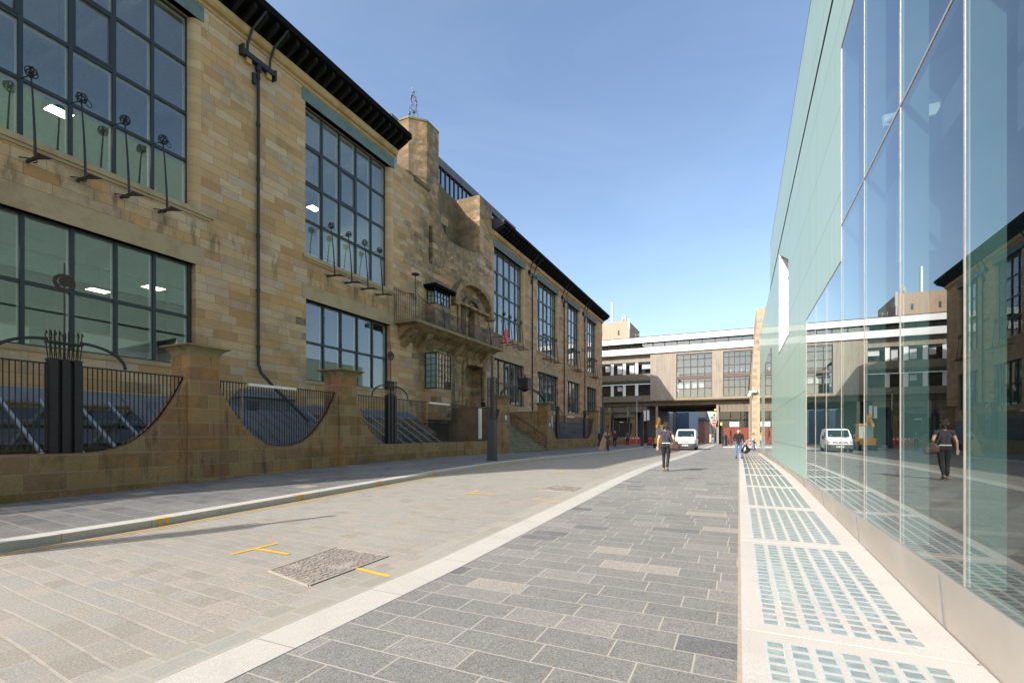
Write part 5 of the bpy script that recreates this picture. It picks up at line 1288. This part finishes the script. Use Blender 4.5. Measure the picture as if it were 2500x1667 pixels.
# ================================================================== VEHICLES
def van(loc, rz):
    T = thing('parked_van', 'white panel van with black lower bumper, facing the camera on the road', 'van', loc, rz)
    wm = plain('van_white', (.80,.81,.81), .28, 0, .02, 9, .6); bl = plain('van_bumper', (.075,.075,.078), .6, 0, .05)
    secs_ = [  # y from the nose back, half width, outline (x-frac, z)
        (0.00, .66, .62, .88), (.05, .80, .56, .95), (.16, .88, .45, 1.02), (.45, .93, .34, 1.10), (.80, .95, .32, 1.20)]
    mb = MB()
    rings = []
    def ringp(y, hw, zl, zh, top): return [(-hw,y,zl),(-hw*1.0,y,(zl+zh)/2),(-hw*top,y,zh-.05),(-hw*top*.86,y,zh),(hw*top*.86,y,zh),(hw*top,y,zh-.05),(hw,y,(zl+zh)/2),(hw,y,zl)]
    for y, hw, zl, zh in secs_: rings.append(ringp(y, hw, zl, zh, .97))
    for y, hw, zh, top in ((1.15,.955,1.52,.93),(1.5,.955,1.80,.88),(1.75,.955,1.92,.86),(2.3,.955,1.965,.86),(4.6,.955,1.95,.86),(4.75,.945,1.90,.85)): rings.append(ringp(y, hw, .30, zh, top))
    n = 8
    for a, b in zip(rings[:-1], rings[1:]):
        s0 = len(mb.v); mb.v += a+b
        for i in range(n):
            j = (i+1)%n; mb.f.append((s0+i, s0+n+i, s0+n+j, s0+j)); mb.m.append(0); mb.s.append(True)
    mb.face(rings[0], 0); mb.face(rings[-1][::-1], 0)
    o = mb.build('body', wm, T); bv = o.modifiers.new('bevel', 'BEVEL'); bv.width = .03; bv.segments = 2; bv.limit_method = 'ANGLE'; bv.angle_limit = R(25)
    mb = MB(); 
    mb.raw([(-.62,-.05,.30),(.62,-.05,.30),(.86,.08,.28),(.96,.35,.28),(-.96,.35,.28),(-.86,.08,.28),(-.62,-.06,.62),(.62,-.06,.62),(.86,.07,.64),(.965,.35,.66),(-.965,.35,.66),(-.86,.07,.64)],
           [(0,1,7,6),(1,2,8,7),(2,3,9,8),(5,0,6,11),(4,5,11,10),(6,7,8,9,10,11),(5,4,3,2,1,0)]); mb.build('bumper', bl, T)
    mb = MB(); mb.raw([(-.76,.86,1.23),(.76,.86,1.23),(.70,1.46,1.775),(-.70,1.46,1.775)],[(0,1,2,3)])
    o = mb.build('windscreen', plain('van_glass', (.02,.035,.038), .12, 0, .1, 9, .25), T); o.location = (0,-.055,.05)
    mb = MB(); mb.box(-.60,-.38,.72,.76,1.205,1.235); mb.bar((-.5,.78,1.26),(.1,.83,1.30),.015); mb.bar((.1,.78,1.26),(.62,.83,1.30),.015); mb.build('wiper', M['blackp'], T)
    for sg in (-1,1):
        mb = MB(); mb.raw([(sg*.962,1.0,1.22),(sg*.962,2.0,1.22),(sg*.90,2.0,1.66),(sg*.90,1.42,1.66)],[(0,1,2,3),(3,2,1,0)]); mb.build('side_window', plain('van_side_glass', (.03,.04,.045), .05, 0, .1), T)
        mb = MB(); mb.ball((sg*.74,.05,.86), .13, 12, 0, (1.0,.6,1.0)); mb.build('headlight', plain('headlight_lens', (.62,.63,.64), .08, .3, .1), T)
        mb = MB(); mb.box(sg*.5-.02,sg*.5+.02,-.03,.02,.70,.76); mb.build('indicator', plain('amber_lens', (.7,.28,.04), .2), T)
        mb = MB(); mb.box(sg*1.0-.02 if sg<0 else 1.0-.02, sg*1.0+.02 if sg<0 else 1.02, .98,1.06,1.1,1.16); mb.ball((sg*1.09,1.02,1.22), .12, 10, 0, (.8,.6,1.4)); mb.build('wing_mirror', M['blackp'], T)
        for y in (.92,4.0):
            w_ = MB(); w_.cyl((sg*.74,y,.325),(sg*.965,y,.325),.325,24); wh = w_.build('wheel', M['blackp'], T)
            r_ = MB(); r_.cyl((sg*.96,y,.325),(sg*.972,y,.325),.2,18); r_.build('rim', M['lead'], wh)
        mb = MB(); mb.raw([(sg*.10,-.02,.76),(sg*.52,-.015,.78),(sg*.50,-.0,.86),(sg*.13,-.02,.82)],[(0,1,2,3),(3,2,1,0)]); o = mb.build('grille', M['blackp'], T); o.location = (0,-.012,0)
    mb = MB(); disc(mb, 0, -.03, .82, .085, 0, .012, 18); disc(mb, 0, -.043, .82, .06, 1, .004, 16); mb.box(-.1,.1,-.05,-.046,.805,.835,0); mb.build('badge', [plain('chrome', (.7,.7,.7), .15, .8), M['lead']], T)
    mb = MB(); mb.box(-.26,.26,-.075,-.062,.40,.51,0)
    for i in range(7):
        if i != 4: mb.box(-.22+.062*i,-.18+.062*i,-.078,-.075,.425,.485,1)
    mb.build('number_plate', [plain('plate_white', (.85,.85,.82), .4), M['blackp']], T)
    mb = MB(); mb.box(-.9,.9,.3,4.6,.22,.32); mb.build('underbody', M['blackp'], T)
    mb = MB(); mb.box(.5,.62,.9,.905,1.33,1.4); mb.build('permit_sticker', plain('blue_sticker', (.1,.4,.6), .4), T).location = (0,-.03,.02)
    return T
van((-4.5,47.2,gz(48)), R(2))
T = thing('yellow_digger', 'yellow digger with a pale glass cab behind the walking woman', 'digger', (-7.6,53.5,gz(53)))
ym = plain('digger_yellow', (.80,.36,.03), .45)
mb = MB(); mb.box(-.6,.6,0,2.6,.5,1.1); mb.box(-.5,.5,2.2,3.4,1.1,1.5); mb.build('chassis', ym, T)
mb = MB()
for x in (-.55,.49):
    for y in (.6,1.9): mb.box(x,x+.06,y,y+.06,1.1,2.35)
mb.box(-.6,.6,.5,2.1,2.35,2.45); mb.build('cab', ym, T)
mb = MB(); mb.box(-.53,.53,.62,1.92,1.12,2.34); mb.build('cab_glass', plain('cab_glass', (.38,.48,.48), .1), T)
mb = MB(); mb.bar((-.35,2.0,2.2),(-.35,1.2,3.05),.22,.3); mb.ball((-.35,1.1,3.0), .36, 10, 0, (.6,1,1)); mb.bar((-.35,1.1,3.0),(-.35,-.3,2.2),.18,.22); mb.build('boom', ym, T)
for x in (-.62,.62):
    for y in (.4,2.3):
        w_ = MB(); w_.cyl((x-.14,y,.42),(x+.14,y,.42),.42,18); w_.build('wheel', M['blackp'], T)
# ================================================================== PEOPLE
SK = plain('skin', (.56,.34,.25), .55, 0, .06)
def cap_mesh(mb, p, q, r0, r1, n=10):
    p = Vector(p); q = Vector(q); d = q-p
    if d.length < 1e-5: mb.ball(p, max(r0, r1), n); return
    L = d.length; d.normalize(); pts = []; rs = []
    for i in range(1, 5): a = math.pi/2*(1-i/4); pts.append(p-d*r0*math.sin(a)); rs.append(max(r0*math.cos(a), r0*.02))
    pts.append(p+d*L*.5); rs.append((r0+r1)/2)
    for i in range(0, 4): a = math.pi/2*i/4; pts.append(q+d*r1*math.sin(a)); rs.append(max(r1*math.cos(a), r1*.02))
    mb.tube([p-d*r0*.999]+pts+[q+d*r1*.999], [r0*.03]+rs+[r1*.03], n)
def voxel(name, caps, mats, parent, vox, smooth=2):
    mb = MB()
    for c in caps: cap_mesh(mb, *c[:4])
    tmp = mb.build(name+'_tmp', mats[0])
    md = tmp.modifiers.new('r', 'REMESH'); md.mode = 'VOXEL'; md.voxel_size = vox; md.use_smooth_shade = True
    if smooth: s_ = tmp.modifiers.new('s', 'SMOOTH'); s_.iterations = smooth; s_.factor = .5
    bpy.context.view_layer.update()
    me = bpy.data.meshes.new_from_object(tmp.evaluated_get(bpy.context.evaluated_depsgraph_get()))
    bpy.data.objects.remove(tmp)
    me.name = name; me.materials.clear()
    for m_ in mats: me.materials.append(m_)
    if len(mats) > 1:
        A = [(Vector(c[0]), Vector(c[1]), c[2], c[3], c[4]) for c in caps]
        idx = []
        for p in me.polygons:
            x = p.center; best = 1e9; bi = 0
            for a, b, r0, r1, k in A:
                d = b-a; L2 = d.length_squared; t = 0 if L2 < 1e-9 else max(0, min(1, (x-a).dot(d)/L2))
                q = (x-(a+d*t)).length-(r0+(r1-r0)*t)
                if q < best: best = q; bi = k
            idx.append(bi)
        me.polygons.foreach_set('material_index', idx)
    me.polygons.foreach_set('use_smooth', [True]*len(me.polygons))
    o = bpy.data.objects.new(name, me); COL.objects.link(o); o.parent = parent; return o
def hand(caps, wr, dirv, side, fwd, k, curl=.35):
    """palm, four bent fingers of unequal length and a thumb off the side of the palm"""
    wr = Vector(wr); d = Vector(dirv).normalized(); s = Vector(side).normalized(); f = Vector(fwd).normalized()
    for i in (-1, 0, 1): caps.append((wr+s*.018*i, wr+d*.085+s*.024*i, .016, .015, k))
    for i, (off, L) in enumerate(((-.033,.072),(-.011,.082),(.011,.076),(.032,.06))):
        a = wr+d*.088+s*off; b = a+(d+f*curl*.5).normalized()*L*.5; c = b+(d+f*curl*1.6).normalized()*L*.5
        caps.append((a, b, .0095, .009, k)); caps.append((b, c, .009, .0075, k))
    t0 = wr+d*.025-s*.03; t1 = t0+(d*.6-s*.6+f*.45).normalized()*.045; caps.append((t0, t1, .012, .0105, k)); caps.append((t1, t1+(d+f*.4).normalized()*.032, .0105, .009, k))
def person(loc, rz, label, H, top, leg, shoe, pose, hair, hairstyle, vox=.013, sleeve='long', group=None, female=False):
    T = thing('person', label, 'person', loc, rz, group); sc = H/1.70; T.scale = (sc, sc, sc)
    J = dict(pel=(0,0,.94), chest=(0,.0,1.27), neck=(0,-.0,1.45), head=(0,.03,1.585),
             shL=(-.185,0,1.385), elL=(-.235,-.04,1.11), wrL=(-.235,.03,.87), shR=(.185,0,1.385), elR=(.235,-.04,1.11), wrR=(.235,.03,.87),
             hpL=(-.09,0,.91), knL=(-.10,.02,.49), anL=(-.10,-.02,.085), hpR=(.09,0,.91), knR=(.10,.02,.49), anR=(.10,-.02,.085), toeL=(0,.17,-.045), toeR=(0,.17,-.045), look=(0,.08,-.02))
    J.update(pose); V = {k: Vector(v) for k, v in J.items()}
    SKN, TOP, LEG, SH = 0, 1, 2, 3; c = []
    wch = .078 if not female else .066
    for sg in (-1, 1):
        ch = V['chest']+Vector((sg*wch,0,0)); pe = V['pel']+Vector((sg*.06,0,0)); wa = (ch+pe)/2+Vector((-sg*(.012 if not female else .026),0,-.01))
        c += [(ch, wa, .108, .092, TOP), (wa, pe+Vector((0,0,.06)), .092, .1, TOP), (pe+Vector((0,0,.0)), pe+Vector((0,-.015,-.03)), .108, .108, LEG), (ch+Vector((0,0,.03)), V['neck']+Vector((sg*.02,0,-.05)), .085, .05, TOP)]
    c += [(V['shL'], V['neck']+Vector((0,0,-.05)), .068, .06, TOP), (V['shR'], V['neck']+Vector((0,0,-.05)), .068, .06, TOP)]
    hd = V['head']; lk = V['look'].normalized()
    c += [(V['neck']+Vector((0,0,-.02)), hd+Vector((0,-.01,-.07)), .052, .05, SKN), (hd+Vector((0,0,.015))-lk*.03, hd+lk*.012+Vector((0,0,.02)), .088, .083, SKN), (hd+lk*.03+Vector((0,0,-.03)), hd+lk*.045+Vector((0,0,-.075)), .068, .05, SKN),
          (hd+lk*.095+Vector((0,0,.0)), hd+lk*.112+Vector((0,0,-.025)), .011, .015, SKN)]
    up = Vector((0,0,1)); sd_ = lk.cross(up).normalized()
    for sg in (-1, 1): c.append((hd+sd_*.088*sg-lk*.0+Vector((0,0,-.01)), hd+sd_*.088*sg-lk*.012+Vector((0,0,.03)), .014, .018, SKN))
    ks = TOP if sleeve == 'long' else SKN
    for s in 'LR':
        sh, el, wr = V['sh'+s], V['el'+s], V['wr'+s]; mid = sh.lerp(el, .45)
        if sleeve == 'cap': c += [(sh, sh.lerp(el,.28), .066, .06, TOP), (sh.lerp(el,.2), el, .048, .04, SKN)]
        elif sleeve == 'short': c += [(sh, mid, .064, .058, TOP), (mid, el, .047, .04, SKN)]
        else: c += [(sh, el, .066, .052, TOP)]
        c += [(el, wr, .052 if ks == TOP else .04, .038 if ks == TOP else .028, ks)]
        dr = (wr-el).normalized(); fw = V.get('palm'+s, Vector((0, 1, 0) if abs(dr.y) < .8 else (0, 0, 1)))
        fw = (fw-dr*fw.dot(dr)).normalized(); side = dr.cross(fw)
        if s == 'R': side = -side
        hand(c, wr+dr*.01, dr, side, fw, SKN, pose.get('curl', .35) if isinstance(pose.get('curl', .35), float) else .35)
        hp, kn, an = V['hp'+s], V['kn'+s], V['an'+s]
        c += [(hp, hp.lerp(kn,.5), .097, .078, LEG), (hp.lerp(kn,.5), kn, .078, .058, LEG), (kn, kn.lerp(an,.4), .057, .056, LEG), (kn.lerp(an,.4), an+Vector((0,0,.02)), .056, .042, LEG)]
        to = an+V['toe'+s]; hl = an+Vector((0,-.05,-.045)) if abs(V['toe'+s].z) < .08 else an+Vector((0,-.06,-.02))
        c += [(an, hl, .043, .04, SH), (hl, to, .04, .036, SH), (an, to, .045, .034, SH)]
    b = voxel('body', c, [SK, top, leg, shoe], T, vox)
    e = MB()
    for sg in (-1, 1): e.ball(hd+lk*.082+sd_*.033*sg+Vector((0,0,.012)), .011, 6)
    e.bar(hd+lk*.094-sd_*.022+Vector((0,0,-.062)), hd+lk*.094+sd_*.022+Vector((0,0,-.062)), .008, .008)
    e.build('face_features', plain('dark_eye', (.06,.03,.025), .4), T)
    if hair is not None:
        h = []; rng = random.Random(int(loc[0]*100)); base = hd+Vector((0,0,.035))-lk*.02
        if hairstyle == 'curly':
            for i in range(60):
                v = Vector((rng.uniform(-1,1), rng.uniform(-1,1), rng.uniform(-.9,1))).normalized()
                if v.dot(lk) > .55 and v.z < .5: continue
                p = base+Vector((v.x*.095, v.y*.095, v.z*.10)); h.append((p, p+v*.012+Vector((0,0,rng.uniform(-.02,.02))), rng.uniform(.028,.042), rng.uniform(.02,.035), 0))
            for i in range(14):
                a = rng.uniform(0, 6.28); v = Vector((math.cos(a), math.sin(a), 0))
                if v.dot(lk) > .3: continue
                p = hd+v*.09+Vector((0,0,-.06)); h.append((p, p+Vector((0,0,-.04))+v*.02, .034, .025, 0))
        elif hairstyle == 'long':
            h.append((base-lk*.01, base+lk*.01, .097, .09, 0))
            for i in range(-3, 4): p = base-lk*.05*(1-abs(i)/5)+sd_*.026*i; h.append((p, p+Vector((0,0,-.2))-lk*.01, .045, .028, 0))
        elif hairstyle == 'bald':
            for i in range(-3, 4): a = i*.45; v = (-lk*math.cos(a)+sd_*math.sin(a)); p = hd+v*.082+Vector((0,0,-.01)); h.append((p, p+Vector((0,0,.03)), .017, .014, 0))
        else:
            h.append((base-lk*.015+Vector((0,0,.012)), base+lk*.012+Vector((0,0,.022)), .093, .086, 0)); p = base-lk*.06; h.append((p, p+Vector((0,0,-.07)), .055, .045, 0))
        voxel('hair', h, [hair], T, max(vox, .012), 1)
    return T
BLK = plain('black_cloth', (.02,.02,.022), .85, 0, .25); DARK = plain('dark_plum_cloth', (.048,.042,.055), .85, 0, .2); JEAN = plain('blue_denim', (.10,.19,.33), .8, 0, .25, 14)
BR_ = plain('brown_leather', (.07,.04,.03), .5); TANB = plain('tan_boot', (.26,.17,.08), .7); HB = plain('dark_brown_hair', (.035,.022,.016), .6, 0, .4, 40)
GREYC = plain('charcoal_cloth', (.07,.07,.08), .85); PLUM = plain('maroon_cloth', (.10,.025,.035), .85)
gp = lambda x, y, o=0: (x, y, gz(y)+o)
# 1. the woman walking away down the street
wl = gp(-2.34, 17.84)
W1 = person(wl, R(2), 'curly-haired person in black sleeveless top and leggings walking away along the granite band', 1.69, DARK, BLK, TANB,
       dict(shL=(-.18,0,1.385), elL=(-.255,-.06,1.12), wrL=(-.28,-.02,.885), elR=(.27,-.08,1.16), wrR=(.26,.10,.97), hpL=(-.085,0,.91), knL=(-.085,.08,.50), anL=(-.08,.03,.10), hpR=(.085,0,.91), knR=(.07,.02,.49), anR=(.055,-.18,.13), toeL=(-.01,.17,-.05), toeR=(.01,.13,-.085), look=(.02,.1,-.01)),
       HB, 'curly', .0095, 'cap', None, True)
Tb = thing('handbag', 'dark brown leather shoulder bag hanging at the side of the walking person', 'bag', wl, R(2)); s_ = 1.69/1.7; Tb.scale = (s_, s_, s_)
voxel('bag_body', [((.20,-.14,.93),(.40,-.10,.88),.085,.10,0),((.22,-.14,.85),(.41,-.10,.81),.09,.09,0),((.24,-.13,1.0),(.36,-.12,1.02),.07,.06,0)], [BR_], Tb, .014, 3)
mb = MB(); mb.tube([(.20,-.15,1.05),(.12,-.12,1.30),(.12,-.02,1.462),(.13,.10,1.34),(.26,.05,1.06)], .016, 6); mb.build('strap', BR_, Tb)
mb = MB(); mb.box(-.13,.15,-.128,-.118,.995,1.02); mb.build('white_hem', M['white'], W1)
# 2. the man looking at his phone
ml = gp(-.02, 30.6)
M1 = person(ml, R(182), 'bald bearded person in a black jacket and blue jeans looking down at a phone', 1.68, BLK, JEAN, BLK,
       dict(head=(0,.06,1.565), look=(.03,.09,-.05), neck=(0,.015,1.45), elR=(.27,-.03,1.12), wrR=(.15,.22,1.02), elL=(-.26,-.05,1.11), wrL=(-.30,.10,.95), knL=(-.12,.03,.49), anL=(-.17,.02,.085), hpR=(.09,0,.91), knR=(.11,.02,.49), anR=(.12,-.03,.085)),
       plain('grey_hair', (.25,.22,.20), .7), 'bald', .012, 'long')
voxel('beard', [((-.03,.10,1.482),(.03,.10,1.482),.036,.036,0)], [plain('dark_beard', (.05,.04,.035), .8)], M1, .012, 1)
Tp = thing('phone', 'small dark phone in the hand of the bald person', 'phone', ml, R(182)); mb = MB(); mb.box(.075,.155,.30,.315,.99,1.12); mb.build('case', M['blackp'], Tp)
mb = MB(); mb.box(.08,.15,.296,.299,.995,1.115); mb.build('screen', plain('phone_screen', (.08,.09,.1), .1), Tp)
Tg = thing('rubbish_bag', 'full black plastic bag held low by the bald person', 'bag', ml, R(182))
voxel('sack', [((-.36,.10,.62),(-.36,.10,.5),.16,.21,0),((-.47,.10,.52),(-.27,.12,.47),.14,.15,0),((-.36,.10,.9),(-.36,.10,.68),.03,.10,0),((-.45,.0,.45),(-.3,.2,.42),.11,.12,0)], [plain('bin_bag_plastic', (.018,.018,.02), .22, 0, .2, 9, .6)], Tg, .014, 1)
Tc = thing('camera', 'black camera hanging at the waist of the bald person', 'camera', ml, R(182)); mb = MB(); mb.box(-.03,.12,.15,.21,.93,1.03); mb.tube([(.045,.21,.98),(.045,.27,.98)], .035, 12); mb.build('camera_body', M['blackp'], Tc)
# 3. red-haired person at the right
gl_ = gp(1.18, 50.0)
person(gl_, R(-70), 'red-haired person in a beige coat and jeans walking right beside the glass building', 1.64, plain('beige_coat', (.55,.42,.28), .85), JEAN, plain('blue_boot', (.04,.05,.12), .6),
       dict(elL=(-.22,.02,1.10), wrL=(-.16,.24,1.06), elR=(.22,.02,1.10), wrR=(.16,.22,1.05), knL=(-.09,.14,.50), anL=(-.09,.16,.09), anR=(.09,-.2,.12), knR=(.09,.0,.49)), plain('red_hair', (.55,.20,.06), .6, 0, .3, 40), 'long', .017, 'long', None, True)
Tn = thing('shoulder_bag', 'dark red shoulder bag of the red-haired person', 'bag', gl_, R(-70)); voxel('pouch', [((.22,-.02,.85),(.24,.06,.68),.07,.08,0)], [PLUM], Tn, .02, 2)
mb = MB(); mb.tube([(.22,0,.9),(.17,.02,1.4),(.1,.0,1.47)], .014, 5); mb.build('strap', PLUM, Tn)
# 4. board carriers
bl_ = gp(-9.25, 37.4)
person(bl_, R(168), 'person in dark T-shirt and plum tights carrying the front of a large tan board', 1.60, GREYC, plain('plum_tights', (.075,.028,.04), .8), BLK,
       dict(pel=(0,-.02,.93), chest=(.03,.06,1.26), neck=(.05,.09,1.43), head=(.06,.12,1.56), shR=(.22,.05,1.37), elR=(.37,.10,1.14), wrR=(.52,.14,.95), shL=(-.13,.06,1.37), elL=(-.16,-.08,1.12), wrL=(.05,-.22,1.05), knL=(-.07,.16,.50), anL=(-.06,.02,.10), knR=(.08,.05,.49), anR=(.12,-.20,.13), look=(.08,.1,-.04)), HB, 'long', .016, 'short', None, True)
Tt = thing('board', 'large tan sheet of board carried upright along the pavement', 'board', gp(-9.95, 38.6, .13))
mb = MB(); mb.raw([(-.25,-.7,.04),(.30,-.9,.04),(.72,-.75,1.42),(.22,-.5,1.50),(-.25,-.67,.04),(.30,-.87,.04),(.72,-.72,1.42),(.22,-.47,1.50)],[(0,1,2,3),(7,6,5,4),(0,4,5,1),(1,5,6,2),(2,6,7,3),(3,7,4,0)]); mb.build('sheet', plain('tan_board', (.42,.31,.17), .7, 0, .08, 3), Tt)
person(gp(-11.9, 45.2, .12), R(175), 'person in a dark coat behind the dark lamp column, carrying the back of the board', 1.72, plain('navy_coat', (.025,.027,.045), .85), PLUM, BLK, dict(wrL=(-.2,.25,1.0), elL=(-.24,0,1.12)), plain('fair_hair', (.35,.24,.14), .6), 'short', .018)
person(gp(-11.2, 48.0, .12), R(188), 'person in a maroon checked jacket and black trousers walking behind the board', 1.72, PLUM, BLK, BR_, dict(knL=(-.09,.12,.50), anL=(-.09,.12,.09), anR=(.09,-.16,.11), elR=(.24,0,1.13), wrR=(.14,.22,1.12)), HB, 'short', .018)
person(gp(-11.1, 53.5, .12), R(5), 'person in a grey hooded top and black trousers walking away by the wall', 1.62, plain('grey_hoodie', (.085,.09,.105), .9), BLK, plain('pale_shoe', (.45,.36,.32), .7), dict(knR=(.09,.1,.50), anR=(.08,.08,.09), anL=(-.08,-.14,.12), elL=(-.26,-.05,1.12), wrL=(-.30,-.02,.9), elR=(.26,-.05,1.12), wrR=(.30,-.02,.9)), HB, 'short', .018)
# 5. person on the landing at the carved door
person((-17.6, 32.3, 2.58), R(-35), 'person in black with a pale shoulder strap at the carved doorway', 1.72, BLK, BLK, BLK, dict(head=(0,.09,1.55), look=(0,.1,-.05), elL=(-.24,.03,1.12), wrL=(-.12,.26,1.1), elR=(.24,.03,1.12), wrR=(.12,.24,1.08)), plain('black_hair', (.015,.012,.012), .6), 'short', .018)
Ts = thing('satchel', 'tan satchel strap across the person in black at the doorway', 'bag', (-17.6,32.3,2.58), R(-35))
mb = MB(); mb.tube([(.13,-.02,1.44),(.02,.135,1.25),(-.16,.1,1.0),(-.2,-.02,.9)], .022, 6); mb.build('strap', plain('tan_strap', (.42,.29,.15), .7), Ts); mb = MB(); mb.box(-.3,-.18,-.15,.15,.7,.95); mb.build('bag_body', BLK, Ts)
# 6. far pedestrian under the passage
person(gp(-3.75, 84), R(10), 'tiny figure in pale jeans walking away under the passage by the column', 1.7, GREYC, plain('pale_denim', (.30,.38,.5), .8), BLK, dict(), HB, 'short', .022)
